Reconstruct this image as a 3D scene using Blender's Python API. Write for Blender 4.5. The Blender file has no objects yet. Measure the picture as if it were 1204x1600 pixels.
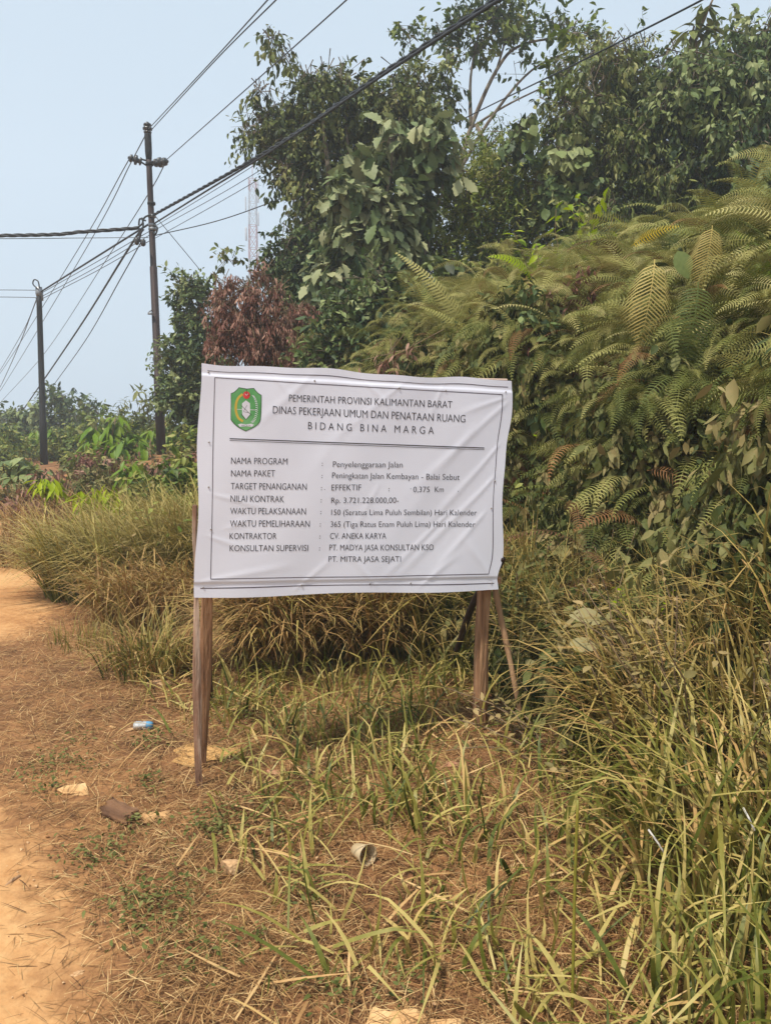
import bpy, math, random
import numpy as np
from mathutils import Vector, Matrix

rng = np.random.default_rng(7)
random.seed(7)
R = math.radians
SC = bpy.context.scene
COL = SC.collection

# ------------------------------------------------------------------ camera, sky, sun, exposure
FPX, CX, CY, PITCH, CAMH = 1202.0, 602.0, 800.0, R(7.0), 1.65
cam_d = bpy.data.cameras.new('camera')
cam_d.sensor_fit = 'VERTICAL'
cam_d.sensor_height = 36.0
cam_d.lens = 36.0 * FPX / 1600.0
cam_d.clip_start = 0.05
cam_d.clip_end = 2000.0
cam = bpy.data.objects.new('camera', cam_d)
cam.location = (0, 0, CAMH)
cam.rotation_euler = (R(90) - PITCH, 0, 0)
COL.objects.link(cam)
SC.camera = cam

SUN_EL, SUN_AZ = R(64), R(222)          # azimuth clockwise from +Y: behind the camera, to its left
world = bpy.data.worlds.new('World')
SC.world = world
world.use_nodes = True
wn = world.node_tree
wn.nodes.clear()
w_out = wn.nodes.new('ShaderNodeOutputWorld')
w_bg = wn.nodes.new('ShaderNodeBackground')
w_sky = wn.nodes.new('ShaderNodeTexSky')
w_sky.sky_type = 'NISHITA'
w_sky.sun_disc = False
w_sky.sun_elevation = SUN_EL
w_sky.sun_rotation = SUN_AZ
w_sky.dust_density = 4.0
w_sky.air_density = 1.2
w_mix = wn.nodes.new('ShaderNodeMixRGB')
w_mix.inputs['Fac'].default_value = 0.88
w_mix.inputs['Color2'].default_value = (5.0, 6.15, 7.2, 1)   # smoke-white veil over the blue
wn.links.new(w_sky.outputs['Color'], w_mix.inputs['Color1'])
wn.links.new(w_mix.outputs['Color'], w_bg.inputs['Color'])
w_bg.inputs['Strength'].default_value = 0.1
wn.links.new(w_bg.outputs['Background'], w_out.inputs['Surface'])

sun_d = bpy.data.lights.new('sun', 'SUN')
sun_d.energy = 4.8
sun_d.angle = R(2.5)                      # hazy sun, soft-edged shadows
sun_d.color = (1.0, 0.94, 0.85)
sun = bpy.data.objects.new('sun', sun_d)
sdir = Vector((math.sin(SUN_AZ) * math.cos(SUN_EL), math.cos(SUN_AZ) * math.cos(SUN_EL), math.sin(SUN_EL)))
sun.rotation_euler = sdir.to_track_quat('Z', 'Y').to_euler()
sun.location = (-6, -8, 20)
COL.objects.link(sun)

SC.view_settings.view_transform = 'Standard'
SC.view_settings.look = 'None'
SC.view_settings.gamma = 1.0
SC.view_settings.exposure = 0.32
cy = SC.cycles
cy.max_bounces = 6
cy.diffuse_bounces = 3
cy.glossy_bounces = 2
cy.transmission_bounces = 4
cy.transparent_max_bounces = 6
cy.volume_bounces = 1
cy.use_denoising = True
cy.use_adaptive_sampling = False

# ------------------------------------------------------------------ pixels of the photograph -> points in the place
def ray(px, py):
    xc, yc = (px - CX) / FPX, -(py - CY) / FPX
    return np.array([xc, math.cos(PITCH) + yc * math.sin(PITCH), -math.sin(PITCH) + yc * math.cos(PITCH)])

EYE = np.array([0, 0, CAMH])

def PY(px, py, y):
    r = ray(px, py)
    return EYE + r * (y / r[1])

def PD(px, py, d):
    return EYE + ray(px, py) * d

# ------------------------------------------------------------------ terrain
def ss(a, b, x):
    t = np.clip((x - a) / (b - a), 0, 1)
    return t * t * (3 - 2 * t)

def road_edge(y):
    q = np.clip(y - 7, 0, 60)
    return -0.75 - 0.45 * (np.clip(y, -60, 70) - 1.8) - 0.02 * q * q

def uu(x, y):
    return (x - road_edge(y)) * 0.91

def spill(y):
    return 1.25 * np.exp(-((y - 4.3) / 1.15) ** 2) + .06 * np.exp(-((y - 1.9) / .7) ** 2)         # litter lies across the road side here

def hgt(x, y):
    x = np.asarray(x, float); y = np.asarray(y, float)
    u = uu(x, y)
    amp = 3.1 - 2.3 * ss(9, 18, y)
    n = (np.sin(x * 3.1 + 1.2 * np.sin(y * 2.3)) * np.sin(y * 2.7 + 0.7) * 0.022 +
         np.sin(x * 7.3 + y * 1.9) * np.sin(y * 6.1 - x * 2.0) * 0.010 +
         np.sin(x * 0.9 + 2) * np.sin(y * 0.8) * 0.05 * ss(2, 5, u))
    u = u + ss(2.2, 3.4, u) * (.30 * np.sin(y * 1.7 + x * .9 + .6) + .20 * np.sin(y * 3.3 - x * 2.2) + .10 * np.sin(y * 6.1 + x * 4.0))
    amp = amp * (1 - .8 * ss(7.0, 9.5, -x) * ss(14, 20, y))
    return 0.03 * ss(0.8, 2.2, u) + amp * (.68 * ss(2.9, 4.3, u) + .32 * ss(4.0, 8, u)) + n * ss(0.0, 0.7, u)

def G(px, py):
    r = ray(px, py)
    t = 0.5
    p = EYE
    while t < 80:
        p = EYE + r * t
        if p[2] < hgt(p[0], p[1]):
            break
        t += 0.01
    return p

# ------------------------------------------------------------------ materials
def S(r, g, b):
    f = lambda c: c / 255 / 12.92 if c / 255 <= 0.04045 else ((c / 255 + 0.055) / 1.055) ** 2.4
    return (f(r), f(g), f(b), 1.0)

def new_mat(name):
    m = bpy.data.materials.new(name)
    m.use_nodes = True
    nt = m.node_tree
    nt.nodes.clear()
    out = nt.nodes.new('ShaderNodeOutputMaterial')
    return m, nt, out

def ramp(nt, cols, interp='LINEAR'):
    r = nt.nodes.new('ShaderNodeValToRGB')
    r.color_ramp.interpolation = interp
    e = r.color_ramp.elements
    n = len(cols)
    while len(e) < n:
        e.new(0.5)
    for i, c in enumerate(cols):
        if len(c) == 2:
            e[i].position, e[i].color = c
        else:
            e[i].position, e[i].color = i / max(1, n - 1), c
    return r

def leaf_mat(name, cols, rough=0.62, trans=0.22, tip=None, spec=0.22):
    """Leaf: its own colour per leaf from the ramp, small mottling, thin and slightly see-through to light."""
    m, nt, out = new_mat(name)
    cols = [tuple(max(0.0, (c * 1.12 - .12 * (q[0] * .3 + q[1] * .6 + q[2] * .1)) * .80) for c in q[:3]) + (1,) for q in cols]
    at = nt.nodes.new('ShaderNodeAttribute'); at.attribute_name = 'tint'
    rp = ramp(nt, cols)
    no = nt.nodes.new('ShaderNodeTexNoise'); no.inputs['Scale'].default_value = 35.0
    tc = nt.nodes.new('ShaderNodeTexCoord')
    nt.links.new(tc.outputs['Object'], no.inputs['Vector'])
    ad = nt.nodes.new('ShaderNodeMath'); ad.operation = 'MULTIPLY_ADD'
    ad.inputs[1].default_value = 0.35
    nt.links.new(no.outputs['Fac'], ad.inputs[0])
    sb = nt.nodes.new('ShaderNodeMath'); sb.operation = 'SUBTRACT'; sb.inputs[1].default_value = 0.175
    nt.links.new(at.outputs['Fac'], sb.inputs[0])
    nt.links.new(sb.outputs[0], ad.inputs[2])
    nt.links.new(ad.outputs[0], rp.inputs['Fac'])
    col = rp.outputs['Color']
    if tip:
        al = nt.nodes.new('ShaderNodeAttribute'); al.attribute_name = 'along'
        pw = nt.nodes.new('ShaderNodeMath'); pw.operation = 'POWER'; pw.inputs[1].default_value = 2.5
        nt.links.new(al.outputs['Fac'], pw.inputs[0])
        mx = nt.nodes.new('ShaderNodeMixRGB'); mx.inputs['Color2'].default_value = tip
        nt.links.new(pw.outputs[0], mx.inputs['Fac']); nt.links.new(col, mx.inputs['Color1'])
        col = mx.outputs['Color']
    b = nt.nodes.new('ShaderNodeBsdfPrincipled')
    b.inputs['Roughness'].default_value = rough
    b.inputs['Specular IOR Level'].default_value = spec
    nt.links.new(col, b.inputs['Base Color'])
    tr = nt.nodes.new('ShaderNodeBsdfTranslucent')
    nt.links.new(col, tr.inputs['Color'])
    ms = nt.nodes.new('ShaderNodeMixShader'); ms.inputs['Fac'].default_value = trans
    nt.links.new(b.outputs[0], ms.inputs[1]); nt.links.new(tr.outputs[0], ms.inputs[2])
    nt.links.new(ms.outputs[0], out.inputs['Surface'])
    return m

def plain_mat(name, cols, scale=8.0, rough=0.7, bump=0.0, stretch=(1, 1, 1), metal=0.0, spec=0.4, detail=6.0, bscale=None, trans=0.0):
    """Noise-mottled surface in object space."""
    m, nt, out = new_mat(name)
    tc = nt.nodes.new('ShaderNodeTexCoord')
    mp = nt.nodes.new('ShaderNodeMapping'); mp.inputs['Scale'].default_value = stretch
    nt.links.new(tc.outputs['Object'], mp.inputs['Vector'])
    no = nt.nodes.new('ShaderNodeTexNoise'); no.inputs['Scale'].default_value = scale; no.inputs['Detail'].default_value = detail
    nt.links.new(mp.outputs['Vector'], no.inputs['Vector'])
    mr = nt.nodes.new('ShaderNodeMapRange')
    mr.inputs['From Min'].default_value = 0.3; mr.inputs['From Max'].default_value = 0.7
    nt.links.new(no.outputs['Fac'], mr.inputs['Value'])
    rp = ramp(nt, cols)
    nt.links.new(mr.outputs['Result'], rp.inputs['Fac'])
    b = nt.nodes.new('ShaderNodeBsdfPrincipled')
    b.inputs['Roughness'].default_value = rough
    b.inputs['Metallic'].default_value = metal
    b.inputs['Specular IOR Level'].default_value = spec
    if trans:
        b.inputs['Transmission Weight'].default_value = trans
    nt.links.new(rp.outputs['Color'], b.inputs['Base Color'])
    if bump:
        n2 = nt.nodes.new('ShaderNodeTexNoise'); n2.inputs['Scale'].default_value = bscale or scale * 3; n2.inputs['Detail'].default_value = 8
        nt.links.new(mp.outputs['Vector'], n2.inputs['Vector'])
        bp = nt.nodes.new('ShaderNodeBump'); bp.inputs['Strength'].default_value = bump; bp.inputs['Distance'].default_value = 0.02
        nt.links.new(n2.outputs['Fac'], bp.inputs['Height'])
        nt.links.new(bp.outputs['Normal'], b.inputs['Normal'])
    nt.links.new(b.outputs[0], out.inputs['Surface'])
    return m

def soil_mat(name, a, b_, c, sc, fade=None):
    m, nt, out = new_mat(name)
    tc = nt.nodes.new('ShaderNodeTexCoord')
    n1 = nt.nodes.new('ShaderNodeTexNoise'); n1.inputs['Scale'].default_value = sc; n1.inputs['Detail'].default_value = 8
    n1.inputs['Roughness'].default_value = 0.65
    n2 = nt.nodes.new('ShaderNodeTexNoise'); n2.inputs['Scale'].default_value = sc * 22; n2.inputs['Detail'].default_value = 6
    vo = nt.nodes.new('ShaderNodeTexVoronoi'); vo.inputs['Scale'].default_value = 60
    for n in (n1, n2, vo):
        nt.links.new(tc.outputs['Object'], n.inputs['Vector'])
    ad = nt.nodes.new('ShaderNodeMath'); ad.operation = 'MULTIPLY_ADD'; ad.inputs[1].default_value = 0.45
    sb = nt.nodes.new('ShaderNodeMath'); sb.operation = 'SUBTRACT'; sb.inputs[1].default_value = 0.22
    nt.links.new(n1.outputs['Fac'], sb.inputs[0])
    nt.links.new(n2.outputs['Fac'], ad.inputs[0]); nt.links.new(sb.outputs[0], ad.inputs[2])
    rp = ramp(nt, [(0.30, a), (0.5, b_), (0.72, c)])
    nt.links.new(ad.outputs[0], rp.inputs['Fac'])
    col = rp.outputs['Color']
    if fade:                                    # the packed road breaks up into verge soil along its worn edge
        rp2 = ramp(nt, [(0.30, fade[0]), (0.5, fade[1]), (0.72, fade[2])])
        nt.links.new(ad.outputs[0], rp2.inputs['Fac'])
        at = nt.nodes.new('ShaderNodeAttribute'); at.attribute_name = 'edge'
        n3 = nt.nodes.new('ShaderNodeTexNoise'); n3.inputs['Scale'].default_value = 7; n3.inputs['Detail'].default_value = 9; n3.inputs['Roughness'].default_value = 0.7
        nt.links.new(tc.outputs['Object'], n3.inputs['Vector'])
        e1 = nt.nodes.new('ShaderNodeMath'); e1.operation = 'MULTIPLY_ADD'; e1.inputs[1].default_value = 1.6
        nt.links.new(n3.outputs['Fac'], e1.inputs[0]); nt.links.new(at.outputs['Fac'], e1.inputs[2])
        mr = nt.nodes.new('ShaderNodeMapRange'); mr.inputs['From Min'].default_value = 1.08; mr.inputs['From Max'].default_value = 1.62
        nt.links.new(e1.outputs[0], mr.inputs['Value'])
        mx = nt.nodes.new('ShaderNodeMixRGB')
        nt.links.new(mr.outputs['Result'], mx.inputs['Fac']); nt.links.new(col, mx.inputs['Color1']); nt.links.new(rp2.outputs['Color'], mx.inputs['Color2'])
        col = mx.outputs['Color']
    b = nt.nodes.new('ShaderNodeBsdfPrincipled'); b.inputs['Roughness'].default_value = 0.95
    b.inputs['Specular IOR Level'].default_value = 0.15
    nt.links.new(col, b.inputs['Base Color'])
    bp = nt.nodes.new('ShaderNodeBump'); bp.inputs['Strength'].default_value = 0.5; bp.inputs['Distance'].default_value = 0.015
    nt.links.new(n2.outputs['Fac'], bp.inputs['Height'])
    bp2 = nt.nodes.new('ShaderNodeBump'); bp2.inputs['Strength'].default_value = 0.25; bp2.inputs['Distance'].default_value = 0.006
    nt.links.new(vo.outputs['Distance'], bp2.inputs['Height']); nt.links.new(bp.outputs['Normal'], bp2.inputs['Normal'])
    nt.links.new(bp2.outputs['Normal'], b.inputs['Normal'])
    nt.links.new(b.outputs[0], out.inputs['Surface'])
    return m

M = {}
M['soil'] = soil_mat('soil', S(80, 55, 37), S(124, 87, 57), S(160, 116, 74), 2.2)
M['road'] = soil_mat('road_dirt', S(146, 100, 60), S(176, 130, 84), S(194, 152, 104), 1.1, fade=(S(80, 55, 37), S(124, 87, 57), S(160, 116, 74)))
M['straw'] = leaf_mat('dry_straw', [S(88, 62, 44), S(142, 106, 72), S(184, 146, 102), S(218, 188, 140)], 0.75, 0.1)
M['blade'] = leaf_mat('grass_blade', [S(64, 77, 32), S(108, 114, 54), S(160, 150, 84), S(204, 186, 122), S(208, 174, 118)], 0.5, 0.28, spec=0.4)
M['tall'] = leaf_mat('tall_grass_blade', [S(62, 74, 34), S(106, 110, 54), S(158, 146, 84), S(196, 172, 108)], 0.5, 0.25, tip=S(178, 150, 92))
M['mound'] = leaf_mat('mound_grass', [S(96, 106, 46), S(140, 140, 72), S(178, 168, 100), S(198, 172, 114)], 0.6, 0.2, tip=S(190, 165, 105))
M['dead_cane'] = leaf_mat('dead_cane_leaf', [S(110, 84, 56), S(160, 126, 84), S(198, 164, 114), S(150, 140, 80)], 0.65, 0.15)
M['fern'] = leaf_mat('fern_frond', [S(78, 90, 46), S(128, 132, 74), S(172, 166, 106), S(200, 190, 136)], 0.65, 0.25)
M['fern_dead'] = leaf_mat('dead_fern_frond', [S(90, 62, 44), S(130, 94, 64), S(156, 118, 80)], 0.75, 0.1)
M['fern_tan'] = leaf_mat('tan_fern_frond', [S(180, 160, 100), S(206, 186, 124)], 0.6, 0.25)
M['fern_yellow'] = leaf_mat('yellow_fern_frond', [S(190, 160, 44), S(206, 178, 60)], 0.6, 0.25)
M['dusty'] = leaf_mat('dusty_leaf', [S(62, 72, 36), S(96, 102, 58), S(130, 126, 82), S(154, 138, 98)], 0.65, 0.15)
M['dry_leaf'] = leaf_mat('dry_beige_leaf', [S(100, 98, 60), S(142, 128, 86), S(176, 154, 112)], 0.6, 0.2)
M['dark_leaf'] = leaf_mat('dark_tree_leaf', [S(48, 60, 32), S(82, 94, 48), S(120, 128, 72), S(158, 156, 102)], 0.58, 0.2, spec=0.3)
M['mid_leaf'] = leaf_mat('mid_green_leaf', [S(62, 82, 34), S(100, 118, 50), S(138, 146, 72), S(168, 164, 98)], 0.55, 0.25, spec=0.3)
M['blue_leaf'] = leaf_mat('blue_green_leaf', [S(52, 70, 42), S(86, 104, 60), S(126, 138, 86), S(160, 166, 118)], 0.58, 0.2, spec=0.3)
M['lobed'] = leaf_mat('pale_lobed_leaf', [S(78, 94, 58), S(112, 126, 84), S(142, 150, 110), S(172, 172, 132)], 0.55, 0.2)
M['lime'] = leaf_mat('lime_leaf', [S(128, 150, 30), S(160, 178, 44), S(186, 196, 66)], 0.45, 0.35)
M['sapling'] = leaf_mat('sapling_leaf', [S(80, 110, 34), S(112, 142, 48), S(146, 160, 72)], 0.45, 0.3)
M['brown_leaf'] = leaf_mat('brown_dead_leaf', [S(90, 58, 50), S(124, 84, 72), S(150, 112, 98), S(170, 136, 118)], 0.7, 0.12)
M['grey_leaf'] = leaf_mat('grey_dead_leaf', [S(134, 126, 92), S(164, 154, 114)], 0.7, 0.1)
M['weed'] = leaf_mat('weed_leaf', [S(76, 84, 42), S(108, 112, 62), S(142, 138, 90)], 0.65, 0.2)
M['bark'] = plain_mat('bark', [S(72, 60, 48), S(104, 90, 74), S(134, 122, 104)], 9, 0.9, 0.5, (1, 1, 0.3))
M['twig'] = plain_mat('twig', [S(96, 78, 58), S(134, 112, 84)], 9, 0.9)
M['wood_post'] = plain_mat('sawn_post', [S(84, 56, 38), S(140, 102, 72), S(176, 138, 102)], 22, 0.85, 0.8, (1, 1, 0.10))
M['wood_pale'] = plain_mat('barked_slab', [S(88, 60, 46), S(142, 108, 86), S(196, 174, 154)], 16, 0.85, 0.8, (1, 1, 0.15))
M['wood_batten'] = plain_mat('batten', [S(176, 150, 132), S(202, 178, 160)], 12, 0.8, 0.3, (0.15, 1, 1))
M['wood_stick'] = plain_mat('stick_bark', [S(128, 98, 70), S(168, 132, 98), S(186, 152, 116)], 12, 0.85, 0.5, (1, 1, 0.3))
M['pole'] = plain_mat('rusted_steel_pole', [S(28, 19, 18), S(46, 31, 28), S(60, 42, 38)], 3, 0.6, 0.2, (1, 1, 0.25), 0.3)
M['pole_dark'] = plain_mat('dark_steel_pole', [S(14, 14, 15), S(24, 23, 23), S(36, 34, 33)], 3, 0.6, 0.2, (1, 1, 0.25), 0.3)
M['cable'] = plain_mat('cable_rubber', [S(26, 27, 30), S(42, 43, 46)], 20, 0.55)
M['wire'] = plain_mat('bare_wire', [S(60, 63, 68), S(86, 89, 94)], 20, 0.5, metal=0.4)
M['insulator'] = plain_mat('brown_porcelain', [S(32, 30, 28), S(52, 48, 44)], 10, 0.3, spec=0.6)
M['steel'] = plain_mat('galvanised_steel', [S(120, 122, 124), S(150, 152, 154)], 10, 0.5, metal=0.6)
M['tower_red'] = plain_mat('tower_red', [S(150, 104, 104), S(160, 116, 114)], 1, 0.6)  # part of the distance haze is mixed into both tower colours
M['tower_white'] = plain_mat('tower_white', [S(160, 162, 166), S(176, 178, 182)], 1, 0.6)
M['vinyl'] = plain_mat('banner_vinyl', [S(222, 224, 236), S(229, 231, 242)], 2.5, 0.38, 0.0, spec=0.45)
M['ink'] = plain_mat('black_ink', [S(44, 42, 50), S(60, 58, 66)], 20, 0.5)
M['ink_grey'] = plain_mat('grey_ink', [S(66, 56, 70), S(90, 78, 92)], 20, 0.5)
M['nail'] = plain_mat('nail_head', [S(150, 144, 140), S(176, 170, 166)], 20, 0.5, metal=0.5)
M['em_green'] = plain_mat('emblem_green', [S(66, 136, 70), S(92, 158, 94), S(120, 176, 118)], 9, 0.45)
M['em_dark'] = plain_mat('emblem_outline', [S(52, 78, 54), S(66, 92, 66)], 9, 0.45)
M['em_red'] = plain_mat('emblem_red', [S(198, 46, 50), S(222, 84, 84)], 30, 0.45)
M['em_gold'] = plain_mat('emblem_gold', [S(196, 164, 60), S(212, 182, 84)], 20, 0.45)
M['em_white'] = plain_mat('emblem_white', [S(214, 212, 220), S(226, 224, 230)], 20, 0.45)
M['stone'] = plain_mat('pale_stone', [S(160, 122, 86), S(188, 150, 108), S(204, 170, 128)], 14, 0.95, 0.5, bscale=60)
M['stone_y'] = plain_mat('yellow_stone', [S(168, 126, 82), S(196, 154, 104), S(210, 174, 126)], 12, 0.95, 0.4, bscale=50)
M['stone_p'] = plain_mat('pink_stone', [S(176, 120, 92), S(204, 152, 122)], 14, 0.95, 0.4, bscale=50)
M['sawdust'] = plain_mat('sawdust', [S(180, 134, 78), S(204, 160, 100)], 40, 0.95, 0.6, bscale=120)
M['bark_piece'] = plain_mat('loose_bark', [S(70, 48, 34), S(110, 78, 54), S(142, 106, 74)], 18, 0.9, 0.5, (0.2, 1, 1))
M['cup'] = plain_mat('clouded_plastic', [S(196, 168, 126), S(216, 194, 156)], 18, 0.35, 0.0, spec=0.5, trans=0.3)
M['bottle'] = plain_mat('clear_plastic', [S(186, 190, 192), S(206, 208, 208)], 18, 0.25, 0.3, spec=0.5, trans=0.4)
M['blue'] = plain_mat('blue_plastic', [S(72, 130, 166), S(96, 150, 184)], 18, 0.4)
M['white_p'] = plain_mat('white_plastic', [S(166, 160, 152), S(190, 184, 176)], 18, 0.4)
M['stem_green'] = plain_mat('green_stem', [S(104, 104, 34), S(134, 124, 48)], 12, 0.5)

# ------------------------------------------------------------------ mesh tools
def link_mesh(name, me, parent=None):
    o = bpy.data.objects.new(name, me)
    COL.objects.link(o)
    if parent is not None:
        o.parent = parent
    return o

class Cloud:
    """Collects many small shapes; build() links them as ONE mesh object."""
    def __init__(self):
        self.V, self.L, self.N, self.T, self.A, self.MI = [], [], [], [], [], []
        self.mats, self.nv = [], 0
    def mat(self, m):
        if m not in self.mats:
            self.mats.append(m)
        return self.mats.index(m)
    def raw(self, v, faces, mat, tint=0.5, along=None, smooth=None):
        v = np.asarray(v, float)
        mi = self.mat(mat)
        self.V.append(v)
        self.L.append(np.concatenate([np.asarray(f, int) for f in faces]) + self.nv)
        self.N.append(np.array([len(f) for f in faces]))
        self.MI.append(np.full(len(faces), mi))
        self.T.append(np.full(len(v), tint) if np.isscalar(tint) else np.asarray(tint))
        self.A.append(np.zeros(len(v)) if along is None else np.asarray(along))
        self.nv += len(v)
    def scatter(self, tm, Rm, pos, scale, tint, mat):
        v, loops, counts, along = tm
        n, k = len(pos), len(v)
        if n == 0:
            return
        scale = np.asarray(scale, float)
        if scale.ndim == 1:
            sv = v[None] * scale[:, None, None]
        else:
            sv = v[None] * scale[:, None, :]
        P = np.einsum('nij,nkj->nki', Rm, sv) + pos[:, None, :]
        mi = self.mat(mat)
        self.V.append(P.reshape(-1, 3))
        self.L.append((loops[None] + (np.arange(n) * k)[:, None]).ravel() + self.nv)
        self.N.append(np.tile(counts, n))
        self.MI.append(np.full(n * len(counts), mi))
        self.T.append(np.repeat(tint, k))
        self.A.append(np.tile(along, n))
        self.nv += n * k
    def mesh(self, name, off=(0, 0, 0), smooth=True):
        V = np.concatenate(self.V) - np.asarray(off)
        L = np.concatenate(self.L); N = np.concatenate(self.N)
        me = bpy.data.meshes.new(name)
        me.vertices.add(len(V)); me.vertices.foreach_set('co', V.astype(np.float32).ravel())
        me.loops.add(len(L)); me.loops.foreach_set('vertex_index', L.astype(np.int32))
        me.polygons.add(len(N))
        st = np.concatenate([[0], np.cumsum(N)[:-1]])
        me.polygons.foreach_set('loop_start', st.astype(np.int32))
        me.polygons.foreach_set('material_index', np.concatenate(self.MI).astype(np.int32))
        me.polygons.foreach_set('use_smooth', np.full(len(N), smooth))
        a = me.attributes.new('tint', 'FLOAT', 'POINT'); a.data.foreach_set('value', np.concatenate(self.T).astype(np.float32))
        a = me.attributes.new('along', 'FLOAT', 'POINT'); a.data.foreach_set('value', np.concatenate(self.A).astype(np.float32))
        for m in self.mats:
            me.materials.append(m)
        me.update(calc_edges=True)
        return me
    def build(self, name, parent=None, off=(0, 0, 0), smooth=True):
        return link_mesh(name, self.mesh(name, off, smooth), parent)

def TM(v, faces, along):
    loops = np.concatenate([np.asarray(f, int) for f in faces])
    return (np.asarray(v, float), loops, np.array([len(f) for f in faces]), np.asarray(along, float))

def tag(o, label, cat, group=None, kind=None):
    o['label'] = label; o['category'] = cat
    if group: o['group'] = group
    if kind: o['kind'] = kind
    return o

def thing(name, label, cat, loc, group=None):
    o = bpy.data.objects.new(name, None)
    o.empty_display_size = 0.2
    COL.objects.link(o)
    o.location = tuple(loc)
    return tag(o, label, cat, group)

def unit(a):
    return a / np.maximum(np.linalg.norm(a, axis=-1, keepdims=True), 1e-9)

def frames(d, n):
    """columns x, y=d, z~n"""
    y = unit(d)
    x = unit(np.cross(y, n))
    z = np.cross(x, y)
    return np.stack([x, y, z], axis=-1)

def rnd(n, a=0.0, b=1.0):
    return rng.uniform(a, b, n)

def rsph(n):
    return unit(rng.normal(size=(n, 3)))

def tube(cl, pts, rad, mat, seg=6, tint=0.5, cap=True):
    pts = np.asarray(pts, float)
    n = len(pts)
    rad = np.full(n, rad) if np.isscalar(rad) else np.asarray(rad)
    t = np.gradient(pts, axis=0)
    t = unit(t)
    ref = np.array([0, 0, 1.0]) if abs(t[0][2]) < 0.9 else np.array([1.0, 0, 0])
    v = []
    a = unit(np.cross(t[0], ref))
    for i in range(n):
        a = unit(a - t[i] * np.dot(a, t[i]))
        b = np.cross(t[i], a)
        for k in range(seg):
            th = 2 * math.pi * k / seg
            v.append(pts[i] + rad[i] * (math.cos(th) * a + math.sin(th) * b))
    f = []
    for i in range(n - 1):
        for k in range(seg):
            k2 = (k + 1) % seg
            f.append((i * seg + k, i * seg + k2, (i + 1) * seg + k2, (i + 1) * seg + k))
    if cap:
        f.append(tuple(range(seg))[::-1]); f.append(tuple((n - 1) * seg + k for k in range(seg)))
    cl.raw(v, f, mat, tint)

def catmull(P, n=24):
    P = np.asarray(P, float)
    P = np.vstack([2 * P[0] - P[1], P, 2 * P[-1] - P[-2]])
    out = []
    for i in range(1, len(P) - 2):
        for t in np.linspace(0, 1, n, endpoint=False):
            a, b, c, d = P[i - 1], P[i], P[i + 1], P[i + 2]
            out.append(0.5 * (2 * b + (c - a) * t + (2 * a - 5 * b + 4 * c - d) * t * t + (3 * b - a - 3 * c + d) * t ** 3))
    out.append(P[-2])
    return np.array(out)

def box(cl, c, dims, mat, rot=None, bev=0.0):
    x, y, z = np.asarray(dims) / 2
    e = bev
    v = []
    for sz in (-1, 1):
        zz = sz * z
        for (sx, sy) in ((-1, -1), (1, -1), (1, 1), (-1, 1)):
            v.append((sx * x, sy * y, zz))
    v = np.array(v)
    if rot is not None:
        v = v @ np.asarray(rot).T
    f = [(3, 2, 1, 0), (4, 5, 6, 7), (0, 1, 5, 4), (1, 2, 6, 5), (2, 3, 7, 6), (3, 0, 4, 7)]
    cl.raw(v + np.asarray(c), f, mat)

# ------------------------------------------------------------------ leaf, blade and frond shapes (unit length along +Y)
def simple_leaf(w, fold=0.25, droop=0.15, st=(0.3, 0.62)):
    v = [(0, 0, 0)]; al = [0]
    for t in st:
        ww = w * 0.5 * (math.sin(math.pi * t ** 0.85)) ** 0.8
        z = -droop * t * t
        v += [(-ww, t, z + fold * ww), (0, t, z), (ww, t, z + fold * ww)]; al += [t] * 3
    v.append((0, 1, -droop)); al.append(1)
    n = len(st); f = [(0, 2, 1), (0, 3, 2)]
    for i in range(n - 1):
        a = 1 + 3 * i; b = a + 3
        f += [(a, a + 1, b + 1, b), (a + 1, a + 2, b + 2, b + 1)]
    a = 1 + 3 * (n - 1); t = len(v) - 1
    f += [(a, a + 1, t), (a + 1, a + 2, t)]
    return TM(v, f, al)

def lobed_leaf(pr, droop=0.2, fold=0.2):
    v = []; al = []
    for (t, w) in pr:
        w = w * .80
        z = -droop * t * t
        v += [(-w, t + 0.14 * w, z + fold * w), (0, t, z), (w, t + 0.14 * w, z + fold * w)]; al += [t] * 3
    f = []
    for i in range(len(pr) - 1):
        a = 3 * i; b = a + 3
        f += [(a, a + 1, b + 1, b), (a + 1, a + 2, b + 2, b + 1)]
    return TM(v, f, al)

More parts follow.
